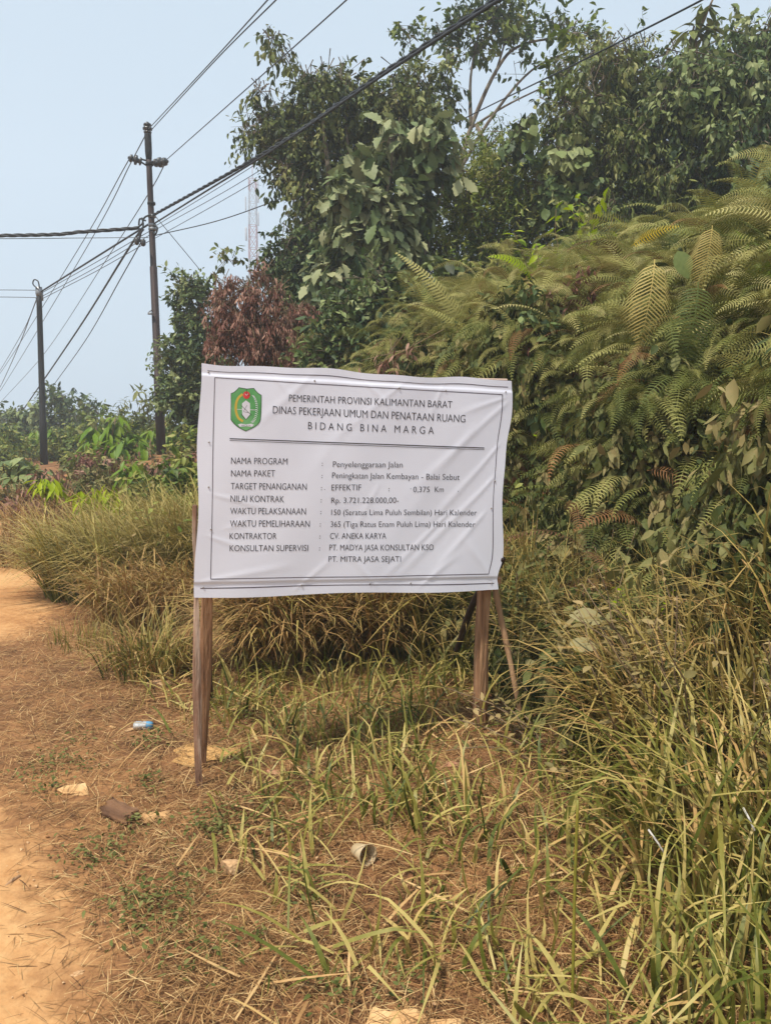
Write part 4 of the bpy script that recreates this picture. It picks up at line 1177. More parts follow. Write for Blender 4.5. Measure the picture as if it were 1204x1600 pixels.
# ------------------------------------------------------------------ grass
def clump(name, label, c, n, L, W, rad, mat, tms, tint=(.2, .9), az=None, azs=3.2, cat='grass clump', group=None, stuff=None, mats2=None):
    b = np.array([c[0], c[1], float(hgt(c[0], c[1])) - .03])
    cl = Cloud()
    a = rnd(n, 0, 6.283); r = rad * np.sqrt(rnd(n))
    x, y = c[0] + r * np.cos(a), c[1] + r * np.sin(a)
    pos = np.stack([x, y, hgt(x, y) - .02], 1)
    hd = a + rng.normal(size=n) * .6 if az is None else az + rng.normal(size=n) * azs
    blades(cl, tms, pos, hd, L * rnd(n, .55, 1.1), W * rnd(n, .6, 1.2), rnd(n, *tint), mat)
    if mats2:
        m2, frac, tms2, t2 = mats2
        k = int(n * frac); j = rng.integers(0, n, k)
        blades(cl, tms2, pos[j], hd[j] + rng.normal(size=k) * .4, L * rnd(k, .5, 1.0), W * rnd(k, .7, 1.3), rnd(k, *t2), m2)
    o = cl.build(name, None, b); o.location = tuple(b)
    return tag(o, label, cat, group)

def gp(px, py):
    p = G(px, py); return p[0], p[1]

azr = math.pi * 1.08     # over the road: to the left, slightly towards the camera
clump('grass_mound', 'big shaggy mound of yellow olive grass leaning over the road edge', (-2.60, 7.2), 1700, 1.1, .017, .60, M['mound'], B_ARCH + [BLADES[1]], (.0, .9), azr, .8, mats2=(M['tall'], .35, B_ARCH, (0, .7)))
clump('grass_mound', 'shaggy grass behind the leaning mound, topped by lime sapling leaves', (-2.35, 8.4), 1400, 1.15, .017, .6, M['mound'], B_ARCH + [BLADES[1]], (.0, .8), azr, .9)
clump('grass_mound', 'loose green grass mound left of the board and right of the leaning mound', (-1.75, 7.4), 1500, 1.1, .018, .55, M['tall'], B_ARCH + [BLADES[1]], (.0, .75), -1.9, 1.2)
clump('dry_grass_clump', 'tangle of tan dry grass at the right foot of the leaning mound', (-1.95, 6.3), 1100, .75, .015, .45, M['dead_cane'], B_ARCH, (.2, 1.0), -2.2, 1.0)
clump('dead_grass_clump', 'reddish brown dead grass at the left edge where the road disappears', (-4.25, 8.9), 900, .75, .012, .75, M['dead_cane'], B_ARCH, (.0, .6), azr, 1.4)
clump('dead_grass_clump', 'brown dead grass behind the leaning mound beside the dark pole', (-4.3, 10.6), 900, .9, .014, .9, M['dead_cane'], B_ARCH, (.0, .7), azr, 1.4)
clump('green_tuft', 'upright green grass tuft at the path edge left of the left post', gp(235, 1050), 230, .50, .013, .30, M['tall'], B_UP + B_ARCH, (.0, .8), mats2=(M['dead_cane'], .7, B_ARCH, (.2, 1)))
clump('green_tuft', 'smaller green tuft beside the dry tangle, nearest the road', gp(130, 1010), 120, .28, .006, .25, M['tall'], B_UP, (.1, .8))
clump('cane_clump', 'clump of collapsed tan cane leaves below the left half of the board', (-0.72, 5.1), 1300, .95, .018, .28, M['dead_cane'], B_ARCH, (.1, 1.0), -1.8, 1.3, mats2=(M['tall'], .15, B_UP, (0, .5)))
clump('cane_clump', 'tan cane leaves mixed with green below the middle of the board', (-.15, 5.3), 1000, .95, .017, .35, M['dead_cane'], B_ARCH + B_UP, (.0, .9), -1.6, 1.4, mats2=(M['tall'], .6, B_UP + B_ARCH, (0, .7)))
clump('reed_clump', 'dark green blades behind the board between the cane and the right post', (.35, 5.4), 900, 1.0, .016, .5, M['tall'], B_UP + B_ARCH, (.0, .7), -1.6, 1.5, mats2=(M['dead_cane'], .25, B_ARCH, (.2, 1)))
clump('reed_clump', 'tall green blades right of the leaning brace', (1.05, 4.75), 520, 1.05, .016, .38, M['tall'], B_UP + B_ARCH, (.0, .8), -1.8, 1.6, mats2=(M['dead_cane'], .2, B_ARCH, (.4, 1)))
clump('reed_clump', 'long blades at the left end of the fern bank behind the right post', (.8, 5.6), 500, 1.1, .015, .4, M['tall'], B_UP + B_ARCH, (.0, .8), -1.8, 1.6)
clump('right_grass', 'dense dry and green grass bank at the right edge, halfway up', (1.45, 3.35), 700, .95, .019, .45, M['tall'], B_ARCH + B_UP, (.0, .85), 2.6, 1.2, mats2=(M['dead_cane'], .6, B_ARCH, (.2, 1)))
clump('right_grass', 'tall pale green blades rising at the lower right corner', (1.22, 2.5), 260, .85, .019, .34, M['blade'], B_UP + B_ARCH, (.15, .85), 2.4, 1.5, mats2=(M['dead_cane'], .35, B_ARCH, (.3, 1)))
clump('right_grass', 'green blades at the bottom edge near the right corner', (1.0, 1.95), 150, .55, .017, .3, M['blade'], B_UP + B_ARCH, (.1, .8), 2.0, 2.0)
clump('right_grass', 'long grass on the right between the brace and the leafy shrub', (1.35, 4.15), 460, .9, .019, .35, M['tall'], B_ARCH + B_UP, (.0, .85), 2.9, 1.4, mats2=(M['dead_cane'], .35, B_ARCH, (.2, 1)))

# the litter lies in openings between the blades
OPEN = [(*gp(px, py), r) for px, py, r in ((566, 1346, .17), (575, 1400, .10), (361, 1368, .12), (366, 1410, .08), (640, 1590, .16), (560, 1598, .10), (720, 1598, .1), (190, 1280, .12), (242, 1282, .1), (118, 1236, .1), (706, 1198, .10), (428, 1208, .08), (226, 1140, .14), (190, 1438, .06), (316, 1178, .16), (308, 1230, .13), (308, 1290, .09))]
def clear(x, y):
    k = np.ones(len(x), bool)
    for ox, oy, r in OPEN:
        dx, dy = x - ox, y - oy                      # a little longer towards the path one looks along
        k &= ~((dx ** 2 + np.where(dy < 0, dy * .55, dy) ** 2) < r * r)
    return k
# sparse blades through the foreground
gr_ = Cloud()
n = 4600
y = 1.2 + 3.6 * rnd(n); x = road_edge(y) + (.25 + 3.4 * rnd(n) ** .8) / .91
u = uu(x, y)
patch = .5 + .5 * np.sin(x * 4.3 + 1.7 * np.sin(y * 3.1)) * np.sin(y * 3.7 + x)
k = rnd(n) < (ss(.25, 1.0, u) * (.15 + .85 * patch ** 1.3)) * .62
x, y, u = x[k], y[k], u[k]; n = len(x)
pos = np.stack([x, y, hgt(x, y) - .01], 1)
L = rnd(n, .14, .40) * (.8 + .5 * ss(1.2, 2.8, u))
k = ~((abs(x - .60) < .36) & (y > 2.9) & (y < 4.1)) & clear(x, y); pos, L, n = pos[k], L[k], int(k.sum())
blades(gr_, BLADES, pos, rnd(n, 0, 6.28), L, rnd(n, .009, .021), np.clip(rng.normal(.58, .24, n), 0, 1), M['blade'], .25)
# short fine grass
n = 9000
y = 1.2 + 4.6 * rnd(n); x = road_edge(y) + (3.6 * rnd(n)) / .91; u = uu(x, y)
k = (rnd(n) < ss(.05, .9, u) * .75) & clear(x, y)
x, y = x[k], y[k]; n = len(x)
blades(gr_, BLADES, np.stack([x, y, hgt(x, y) - .005], 1), rnd(n, 0, 6.28), rnd(n, .04, .14), rnd(n, .003, .006), np.clip(rng.normal(.45, .3, n), 0, 1), M['blade'], .4)
# belt at the foot of the bank
n = 3800
y = 2.6 + 4.2 * rnd(n); x = road_edge(y) + (1.5 + 2.4 * rnd(n)) / .91; u = uu(x, y)
k = rnd(n) < ss(1.5, 2.9, u) * np.where((x < .62) & (y < 4.3), .35, .9) * np.where((abs(x - .62) < .42) & (y > 3.0) & (y < 4.15), .12, 1)
x, y = x[k], y[k]; n = len(x)
blades(gr_, BLADES, np.stack([x, y, hgt(x, y) - .01], 1), rnd(n, 0, 6.28), rnd(n, .25, .7), rnd(n, .009, .02), np.clip(rng.normal(.5, .28, n), 0, 1), M['tall'], .25)
n = 1500
y = 2.7 + 1.9 * rnd(n); x = road_edge(y) + (.75 + 1.9 * rnd(n)) / .91
k = rnd(n) < (.25 + .75 * (np.sin(x * 6.1 + np.sin(y * 5)) * np.sin(y * 6.7 + x * 2) > -.1)) * np.where((abs(x - .60) < .3) & (y > 3.2), .2, .75)
k &= clear(x, y)
x, y = x[k], y[k]; n = len(x)
blades(gr_, BLADES, np.stack([x, y, hgt(x, y) - .01], 1), rnd(n, 0, 6.28), rnd(n, .14, .38), rnd(n, .007, .017), np.clip(rng.normal(.36, .26, n), 0, 1), M['blade'], .22)
tag(gr_.build('grass'), 'pale and green grass blades scattered over the verge', 'grass', kind='stuff')

# dry straw lying on the verge
sw = Cloud()
n = 190000
y = 1.1 + 5.6 * rnd(n) ** 1.3; x = road_edge(y) + (-.55 - .9 * spill(y) + (4.2 + .9 * spill(y)) * rnd(n)) / .91; u = uu(x, y)
clus = .5 + .5 * np.sin(x * 5.1 + np.sin(y * 4.3) * 2) * np.sin(y * 5.7 + x * 1.3)
k = rnd(n) < np.clip(ss(-.30, .35, u + spill(y)) ** 2.0 * (.45 + .6 * clus), .0, 1)
x, y = x[k], y[k]; n = len(x)
pos = np.stack([x, y, hgt(x, y) + .004 + .03 * rnd(n) ** 2], 1)
blades(sw, STRAW, pos, rng.normal(size=n) * 1.3 + (rnd(n) > .5) * 3.14, rnd(n, .03, .13), rnd(n, .0014, .0036), np.clip(rng.normal(.5, .30, n), 0, 1), M['straw'], .15)
n = 320
y = 1.2 + 4 * rnd(n); x = road_edge(y) + (.3 + 3.2 * rnd(n)) / .91
k = clear(x, y); x, y, n = x[k], y[k], int(k.sum())
pos = np.stack([x, y, hgt(x, y) + .015 + .03 * rnd(n)], 1)
blades(sw, STRAW, pos, rnd(n, 0, 6.28), rnd(n, .15, .42), rnd(n, .006, .013), np.clip(rng.normal(.7, .2, n), 0, 1), M['straw'], .12)
n = 1500
y = 1.2 + 3.6 * rnd(n); x = road_edge(y) + (.45 + 3.0 * rnd(n)) / .91
k = clear(x, y); x, y, n = x[k], y[k], int(k.sum())
pos = np.stack([x, y, hgt(x, y) + .02 + .05 * rnd(n)], 1)
FLAT = [blade(62, 40, 5), blade(55, 55, 5), blade(70, 30, 5), blade(66, 50, 5, kink=(.5, 25))]
blades(sw, FLAT, pos, rnd(n, 0, 6.28), rnd(n, .12, .36), rnd(n, .006, .016), np.clip(rng.normal(.55, .25, n), 0, 1), M['blade'], .2)
tag(sw.build('dry_straw'), 'brown dry straw matted over the bare verge', 'straw', kind='stuff')

# low broad-leaved weeds
wd = Cloud()
for (px, py, s, n) in [(60, 1210, .12, 50), (75, 1240, .1, 40), (230, 1165, .12, 60), (130, 1200, .1, 30), (150, 1345, .14, 90), (200, 1420, .12, 60), (245, 1440, .14, 110), (290, 1390, .12, 60), (330, 1300, .15, 110), (360, 1290, .12, 80), (300, 1500, .12, 70), (210, 1300, .12, 50),
                        (500, 1260, .2, 100), (440, 1310, .14, 60), (480, 1400, .15, 60), (340, 1100, .16, 90), (380, 1120, .15, 70), (520, 1560, .1, 40), (640, 1540, .1, 40), (590, 1110, .2, 90), (860, 1190, .25, 140), (960, 1180, .25, 140), (90, 1190, .08, 30), (225, 1230, .1, 40), (400, 1480, .1, 30), (120, 1160, .1, 30)]:
    c = G(px, py); n = int(n * 1.5)
    p = c + rng.normal(size=(n, 3)) * [s * .5, s * .5, 0]
    p[:, 2] = hgt(p[:, 0], p[:, 1]) + rnd(n, .01, .06)
    d = np.stack([rng.normal(size=n), rng.normal(size=n), rng.normal(size=n) * .3], 1)
    scat(wd, LEAF_OV, d, np.tile(UP, (n, 1)) + rng.normal(size=(n, 3)) * .35, p, rnd(n, .012, .03), rnd(n, .0, .9), M['weed'])
tag(wd.build('weeds'), 'low green weeds creeping through the straw', 'weeds', kind='stuff')

# leafy shrub with dry beige leaves at the right edge
def stalks(name, label, cat, c, n, hgt_r, L, mat, rad, tms, tint, lpn=14, stem='twig', droop=.2):
    b = np.array([c[0], c[1], float(hgt(c[0], c[1])) - .03])
    t = thing(name, label, cat, b)
    lv, st = Cloud(), Cloud()
    for i in range(n):
        a = rng.uniform(0, 6.28); r = rad * math.sqrt(rng.random())
        p0 = np.array([c[0] + r * math.cos(a) * .5, c[1] + r * math.sin(a) * .5, 0]); p0[2] = float(hgt(p0[0], p0[1])) - .02
        h = rng.uniform(*hgt_r)
        tip = p0 + np.array([math.cos(a) * r, math.sin(a) * r, h])
        P = limb(st, p0, tip, .006, .002, M[stem], .05, 5)
        s = np.linspace(.3, 1, lpn)
        pos = np.stack([np.interp(s, np.linspace(0, 1, 9), P[:, j]) for j in range(3)], 1)
        az = np.arange(lpn) * 2.4 + rng.uniform(0, 6)
        d = np.stack([np.cos(az), np.sin(az), np.full(lpn, .35 - droop) + rng.normal(size=lpn) * .3], 1)
        scat(lv, tms, d, np.tile(UP, (lpn, 1)) + rng.normal(size=(lpn, 3)) * .3, pos, L * rnd(lpn, .6, 1.2) * (1.15 - .4 * s), np.clip(rng.uniform(*tint) + rng.normal(size=lpn) * .15, 0, 1), mat)
    lv.build('foliage', t, b); st.build('stem', t, b)
    return t
stalks('dry_leaf_shrub', 'beige leaved shrub at the right edge above the tall grass', 'shrub', (1.50, 3.05), 46, (.55, 1.0), .078, M['dry_leaf'], .55, LEAF_NAR + LEAF_OV[:1], (.2, 1.0), 16)
stalks('dry_leaf_shrub', 'beige leaved stalks in the grass right of the two grey leaves', 'shrub', (1.12, 4.15), 24, (.45, .85), .08, M['dry_leaf'], .4, LEAF_NAR, (.2, 1.0), 13)
stalks('yellow_green_weed', 'fine yellow green weed between the grey leaves and the right edge', 'weed', (1.38, 4.0), 16, (.5, .8), .035, M['lime'], .3, LEAF_OV, (.0, .5), 40)
stalks('trailing_weed', 'low weed with small dry leaves below the leaning brace', 'weed', (.95, 3.55), 26, (.08, .25), .06, M['dry_leaf'], .5, LEAF_OV, (.2, 1.0), 10)
stalks('dark_weed', 'dark leafy weed tangled under the right end of the board', 'weed', (.95, 4.95), 30, (.5, 1.0), .08, M['dusty'], .5, LEAF_OV, (.0, .7), 20)

# a single green stalk in the right foreground
b = G(893, 1590)
cl = Cloud()
tube(cl, catmull([b, PY(897, 1400, b[1] + .02), PY(902, 1250, b[1] + .03)], 6), [.0045] * 12 + [.0035], M['stem_green'], 7)
o = cl.build('green_stalk', None, b); o.location = tuple(b); tag(o, 'single upright green stalk cut off in the right foreground', 'stalk')

# ------------------------------------------------------------------ litter
def at(px, py, dz=0.0):
    p = G(px, py); p[2] = float(hgt(p[0], p[1])) + dz
    return p
def rock(name, label, px, py, dims, mat, seed, rot=0.0, sub=3, jag=.25, cat='stone', group=None, dz=0.0):
    import bmesh
    bm = bmesh.new(); bmesh.ops.create_icosphere(bm, subdivisions=sub, radius=1)
    rg = np.random.default_rng(seed)
    pl = unit(rg.normal(size=(9, 3))); ds = rg.uniform(.42, .9, 9)
    for v in bm.verts:
        p = np.array(v.co)
        for a, d in zip(pl, ds):
            e = p @ a - d
            if e > 0: p = p - a * e
        p *= 1 + jag * .15 * math.sin(p[0] * 9 + seed) * math.sin(p[1] * 8) 
        v.co = p * np.array(dims)
    me = bpy.data.meshes.new(name); bm.to_mesh(me); bm.free()
    me.materials.append(mat)
    o = link_mesh(name, me); o.location = tuple(at(px, py, dims[2] * .35 + dz)); o.rotation_euler = (rg.uniform(-.2, .2), rg.uniform(-.2, .2), rot)
    return tag(o, label, cat, group)
rock('stone', 'rounded pale stone in the straw below the left half of the board', 361, 1372, (.046, .036, .044), M['stone'], 3, dz=.016)
rock('stone', 'tiny pale stone left of the low weeds', 190, 1438, (.013, .013, .016), M['stone'], 5)
rock('stone', 'flat tan stone between the posts in the trampled grass', 706, 1198, (.055, .03, .018), M['stone_p'], 8, .6)
rock('stone_chip', 'small pink chip of stone right of the left post', 428, 1208, (.036, .02, .010), M['stone_p'], 9, .1)
def slab(name, label, base, outline, tilt, thick, mat, cat='stone', seed=1):
    """A broken plate: outline seen from the path, lying on the ground tipped up by `tilt`."""
    rg = np.random.default_rng(seed)
    p0 = at(*base, .004); n = np.array([0.05, -math.sin(tilt), math.cos(tilt)])
    P = []
    for px, py in outline:
        r = ray(px, py); P.append(EYE + r * (np.dot(p0 - EYE, n) / np.dot(r, n)))
    P = np.array(P); c = P.mean(0); k = len(P)
    rings = [c[None] + n * .003] + [c + (P - c) * f + n * (h + rg.normal(size=(k, 1)) * .0016) for f, h in ((.4, .003), (.75, .001), (.97, -.002), (1.0, -.007))] + [c + (P - c) * .96 - n * thick]
    v = np.vstack(rings); f = [(0, 1 + q, 1 + (q + 1) % k) for q in range(k)]
    for m_ in range(4 + 0):
        a = 1 + m_ * k; b = a + k
        f += [(a + q, b + q, b + (q + 1) % k, a + (q + 1) % k) for q in range(k)]
    cl = Cloud(); cl.raw(v - p0, f, mat); o = cl.build(name, smooth=False); o.location = tuple(p0)
    return tag(o, label, cat)
slab('stone_slab', 'angular yellow tan slab on the bare ground near the road', (118, 1248), [(88, 1233), (101, 1227), (116, 1225), (134, 1223), (139, 1236), (141, 1251), (128, 1246), (114, 1241), (99, 1240)], R(28), .022, M['stone_y'], seed=3)
slab('stone_slab', 'large pale slab at the bottom edge of the picture', (640, 1612), [(566, 1612), (574, 1590), (583, 1571), (596, 1579), (618, 1578), (640, 1573), (652, 1575), (668, 1588), (684, 1593), (702, 1591), (722, 1588), (733, 1600), (736, 1618), (690, 1640), (630, 1645), (585, 1635)], R(22), .03, M['stone_y'], seed=5)
rock('clod', 'dry soil clod at the top of the bare patch left of the board', 250, 1072, (.09, .05, .03), M['stone'], 17, .3, cat='clod')
rock('wood_chip', 'pale chip lying left of the plastic bottle', 174, 1138, (.05, .018, .010), M['stone_y'], 21, -.5, cat='chip')
rock('wood_chip', 'pale brown chip touching the plastic bottle', 203, 1142, (.045, .018, .009), M['stone'], 22, .4, cat='chip')

# loose bark, half pipe
def shell(name, label, px, py, L, rad, arc, mat, rot, dz, thick=.005, cat='bark'):
    cl = Cloud(); nA, nL = 10, 9
    v, f = [], []
    for s in (0, 1):
        for i in range(nL):
            t = i / (nL - 1) - .5
            for k in range(nA):
                th = R(-arc / 2 + arc * k / (nA - 1))
                rr = rad - s * thick + .004 * math.sin(i * 1.7 + k)
                e = .012 * math.sin(k * 2.1) if i in (0, nL - 1) else 0
                v.append((t * L + e, rr * math.sin(th), rr * math.cos(th)))
    n = nA * nL
    for s in (0, 1):
        for i in range(nL - 1):
            for k in range(nA - 1):
                a = s * n + i * nA + k
                f.append((a, a + 1, a + nA + 1, a + nA) if s == 0 else (a, a + nA, a + nA + 1, a + 1))
    for i in range(nL - 1):
        for k in (0, nA - 1):
            a = i * nA + k; f.append((a, a + nA, n + a + nA, n + a))
    for k in range(nA - 1):
        for i in (0, nL - 1):
            a = i * nA + k; f.append((a, a + 1, n + a + 1, n + a))
    cl.raw(v, f, mat)
    o = cl.build(name); o.location = tuple(at(px, py, dz)); o.rotation_euler = (R(20), R(8), rot)
    return tag(o, label, cat)
shell('bark_piece', 'curved brown piece of bark below the yellow tan slab', 190, 1280, .14, .05, 120, M['bark_piece'], -.45, .012)
shell('dry_husk', 'pale dry husk lying right of the curved bark', 242, 1282, .12, .032, 120, M['stone_y'], .5, -.002, cat='husk')

# clods and pebbles on the bare ground
ico = [(0, 0, 1), (.894, 0, .447), (.276, .851, .447), (-.724, .526, .447), (-.724, -.526, .447), (.276, -.851, .447), (.724, .526, -.447), (-.276, .851, -.447), (-.894, 0, -.447), (-.276, -.851, -.447), (.724, -.526, -.447), (0, 0, -1)]
icf = [(0, 1, 2), (0, 2, 3), (0, 3, 4), (0, 4, 5), (0, 5, 1), (1, 6, 2), (2, 7, 3), (3, 8, 4), (4, 9, 5), (5, 10, 1), (2, 6, 7), (3, 7, 8), (4, 8, 9), (5, 9, 10), (1, 10, 6), (11, 7, 6), (11, 8, 7), (11, 9, 8), (11, 10, 9), (11, 6, 10)]
peb = Cloud()
n = 3400
y = 1.2 + 7 * rnd(n) ** 1.4; x = road_edge(y) + (-1.9 + 3.2 * rnd(n)) / .91
pos = np.stack([x, y, hgt(x, y) + .014], 1)
for q in range(4):
    tm = TM(np.array(ico) * rng.uniform(.6, 1.1, (12, 1)) * [1, .8, .6], icf, np.zeros(12))
    sl = slice(q, None, 4); m_n = len(pos[sl])
    a = rsph(m_n); sz = .0022 + .009 * rnd(m_n) ** 5
    peb.scatter(tm, frames(np.stack([np.cos(a[:, 0] * 6), np.sin(a[:, 0] * 6), a[:, 1] * .2], 1), np.tile(UP, (m_n, 1))), pos[sl], sz, rnd(m_n), M['stone'] if q else M['soil'])
tag(peb.build('gravel', smooth=False), 'crumbs of soil and small pebbles on the road and verge', 'gravel', kind='stuff')

# plastic cup on its side
def lathe(cl, prof, mat, seg=28, dent=0.0):
    v, f = [], []
    for (x, r) in prof:
        for k in range(seg):
            th = 2 * math.pi * k / seg
            q = 1 + dent * math.sin(th * 3 + x * 40)
            v.append((x, r * q * math.cos(th), r * q * math.sin(th)))
    for i in range(len(prof) - 1):
        for k in range(seg):
            k2 = (k + 1) % seg
            f.append((i * seg + k, i * seg + k2, (i + 1) * seg + k2, (i + 1) * seg + k))
    cl.raw(v, f, mat)
c = at(566, 1346)
cup = thing('plastic_cup', 'clouded plastic cup lying on its side in the straw', 'cup', c)
cl = Cloud(); lathe(cl, [(-.045, .001), (-.045, .022), (-.040, .0245), (0, .0315), (.034, .0375), (.0345, .0365), (0, .0305), (-.039, .0235), (-.040, .001)], M['cup'], dent=.02)
o = cl.build('cup_body', cup); o.location = (0, 0, .034); o.rotation_euler = (0, R(-10), R(-52))
cl = Cloud(); lathe(cl, [(.032, .0374), (.0335, .0405), (.0365, .0405), (.0370, .0372), (.0345, .0360), (.032, .0374)], M['cup'], dent=.0)
o = cl.build('rim', cup); o.location = (0, 0, .034); o.rotation_euler = (0, R(-10), R(-52))
# crushed bottle
c = at(226, 1140)
bt_ = thing('plastic_bottle', 'crushed clear plastic bottle with a blue end lying on the bare ground', 'bottle', c)
cl = Cloud(); lathe(cl, [(-.055, .001), (-.055, .020), (-.045, .025), (-.02, .026), (-.012, .021), (-.004, .026), (.018, .025), (.026, .020)], M['bottle'], 24, .10)
o = cl.build('bottle_body', bt_); o.location = (0, 0, .022); o.rotation_euler = (0, 0, .12); o.scale = (1, 1, .85)
cl = Cloud(); lathe(cl, [(.012, .0262), (.020, .0262), (.032, .024), (.044, .019), (.046, .001)], M['blue'], 24, .08)
o = cl.build('blue_end', bt_); o.location = (0, 0, .022); o.rotation_euler = (0, 0, .12); o.scale = (1, 1, .87)
# white straws
for (x0, y0, x1, y1, lab) in [(1012, 1296, 1040, 1338, 'white plastic straw stuck in the grass at lower right'), (1160, 1262, 1178, 1298, 'thin white straw half hidden in grass near the right edge')]:
    a = PY(x0, y0, 2.25); b = PY(x1, y1, 2.2)
    cl = Cloud(); tube(cl, [a, (a + b) / 2 + [0, 0, .003], b], .0032, M['white_p'], 8)
    o = cl.build('drinking_straw', None, a); o.location = tuple(a); tag(o, lab, 'straw')
# stick at the road edge
a, b = at(8, 1392, .008), at(32, 1374, .012)
cl = Cloud(); tube(cl, [a, (a + b) / 2 + [0, 0, .004], b], [.006, .008, .006], M['wood_stick'], 7)
o = cl.build('short_stick', None, a); o.location = tuple(a); tag(o, 'short broken stick lying on the road at the left edge', 'stick')
# crumpled tissue
cl = Cloud(); import bmesh
bm = bmesh.new(); bmesh.ops.create_icosphere(bm, subdivisions=3, radius=1)
for v in bm.verts:
    p = np.array(v.co); v.co = p * (1 + .25 * math.sin(p[0] * 7 + 1) * math.sin(p[1] * 9) + .15 * math.sin(p[2] * 13 + p[0] * 8)) * np.array([.020, .009, .007])
me = bpy.data.meshes.new('tissue'); bm.to_mesh(me); bm.free(); me.materials.append(M['stone'])
o = link_mesh('tissue', me); o.location = tuple(at(122, 1527, .006)); o.rotation_euler = (0, 0, .5); tag(o, 'small crumpled pale scrap in the straw by the road', 'scrap')
# sawdust round the left post
cl = Cloud(); n = 26
v = [(0, 0, .014)]; f = []
for ring, (rr, z) in enumerate(((.4, .012), (.75, .006), (1.0, -.004))):
    for k in range(n):
        th = 2 * math.pi * k / n; q = rr * (1 + .22 * math.sin(th * 3 + 1) + .12 * math.sin(th * 7))
        v.append((.15 * q * math.cos(th), .12 * q * math.sin(th), z))
f += [(0, 1 + k, 1 + (k + 1) % n) for k in range(n)]
for r in range(2):
    f += [(1 + r * n + k, 1 + (r + 1) * n + k, 1 + (r + 1) * n + (k + 1) % n, 1 + r * n + (k + 1) % n) for k in range(n)]
cl.raw(v, f, M['sawdust'])
o = cl.build('sawdust'); o.location = tuple(at(316, 1178, .006)); tag(o, 'pale yellow loose soil heaped round the left post', 'loose soil', kind='stuff')
# two large grey leaves
for (px, py, y, L, ang, lab) in [(942, 968, 3.65, .17, -1.0, 'large torn grey dead leaf, the upper of two in the grass'), (888, 1008, 3.55, .145, 1.0, 'large grey dead leaf, the lower of two in the grass')]:
    cl = Cloud()
    d = np.array([[ang, -.15, .25 if ang < 0 else .08]]); n_ = np.array([[0.25, -.6, .75]])
    cl.scatter(simple_leaf(.62, .12, .15, (.06, .2, .4, .6, .8, .94)), frames(d, n_), np.zeros((1, 3)), np.array([L]), np.array([.6]), M['grey_leaf'])
    o = cl.build('dead_leaf'); o.location = tuple(PY(px, py, y)); tag(o, lab, 'leaf')

# ------------------------------------------------------------------ utility poles
def revolve(cl, a, b, prof, mat, seg=14):
    a, b = np.asarray(a, float), np.asarray(b, float)
    pts = [a + (b - a) * t for t, r in prof]
    d = unit(b - a); x = unit(np.cross(d, [0.3, 1, .2])); y = np.cross(d, x)
    v = [p + (x * math.cos(2 * math.pi * k / seg) + y * math.sin(2 * math.pi * k / seg)) * r for p, (t, r) in zip(pts, prof) for k in range(seg)]
    f = []
    for i in range(len(prof) - 1):
        for k in range(seg):
            k2 = (k + 1) % seg
            f.append((i * seg + k, i * seg + k2, (i + 1) * seg + k2, (i + 1) * seg + k))
    f.append(tuple(range(seg))[::-1]); f.append(tuple((len(prof) - 1) * seg + k for k in range(seg)))
    cl.raw(v, f, mat)

YA = 20.0
pa_t, pa_b = PY(231, 208, YA), PY(253, 722, YA)
pa_b = pa_b + (pa_b - pa_t) * .04
poleA = thing('utility_pole', 'tall rust brown steel pole carrying insulators and many cables', 'utility pole', pa_b)
cl = Cloud()
revolve(cl, pa_b, pa_t, [(0, .125), (.30, .115), (.302, .098), (.62, .092), (.622, .078), (.86, .072), (1, .066)], M['pole'], 16)
cl.build('shaft', poleA, pa_b)
cl = Cloud(); revolve(cl, pa_t + (pa_b - pa_t) * .075, pa_t + UP * .02, [(0, .07), (.3, .085), (.9, .085), (1, .075)], M['pole_dark'], 14); cl.build('cap_band', poleA, pa_b)
INS = [(0, .03), (.05, .09), (.16, .10), (.2, .055), (.3, .055), (.34, .115), (.5, .12), (.56, .06), (.66, .06), (.7, .10), (.85, .09), (.9, .04), (1, .03)]
def insulator(a, b):
    cl = Cloud(); revolve(cl, a, b, INS, M['insulator'], 14); return cl.build('insulator', poleA, pa_b)
insulator(pa_t - UP * .02, pa_t + UP * .26)
arm_c = PY(233, 253, YA)
insulator(PY(222, 253, YA - .05), PY(200, 246, YA - .15)); insulator(PY(241, 255, YA - .05), PY(263, 252, YA - .15))
cl = Cloud()
for s, yy in ((-11, 249), (-11, 258), (9, 251), (9, 259)):
    tube(cl, [PY(233, yy + (4 if s > 0 else 3), YA), PY(233 + s, yy if yy < 255 else yy - 4, YA - .05)], .022, M['pole_dark'], 6)
cl.build('bracket', poleA, pa_b)
for py in (256, 318, 338, 352, 358):
    cl = Cloud(); c = PY(232 + (py - 208) * .043, py, YA)
    revolve(cl, c - UP * .035, c + UP * .035, [(0, .092), (.2, .10), (.8, .10), (1, .092)], M['steel'] if py > 330 else M['pole_dark'], 14); cl.build('band', poleA, pa_b)
cl = Cloud()
for pts in ([(236, 335), (226, 340), (222, 350), (214, 356)], [(240, 352), (246, 356), (243, 366), (238, 362)], [(222, 340), (224, 352), (220, 366), (217, 378)], [(225, 358), (218, 368), (222, 384)], [(228, 345), (219, 342), (217, 352)]):
    tube(cl, catmull([PY(a, b, YA - .15) for a, b in pts], 8), .022, M['cable'], 6)
cl.build('cable_loop', poleA, pa_b)
for px, py in ((214, 377), (224, 379)):
    cl = Cloud(); revolve(cl, PY(px, py - 6, YA - .2), PY(px, py + 6, YA - .2), [(0, .02), (.2, .06), (.8, .06), (1, .02)], M['insulator'], 10); cl.build('clamp', poleA, pa_b)
cl = Cloud()
tube(cl, [PY(241, 480, YA), PY(232, 489, YA - .12), PY(238, 491, YA - .1)], .018, M['steel'], 6)
box(cl, PY(235, 490, YA - .14), (.12, .04, .05), M['steel']); cl.build('step_bracket', poleA, pa_b)

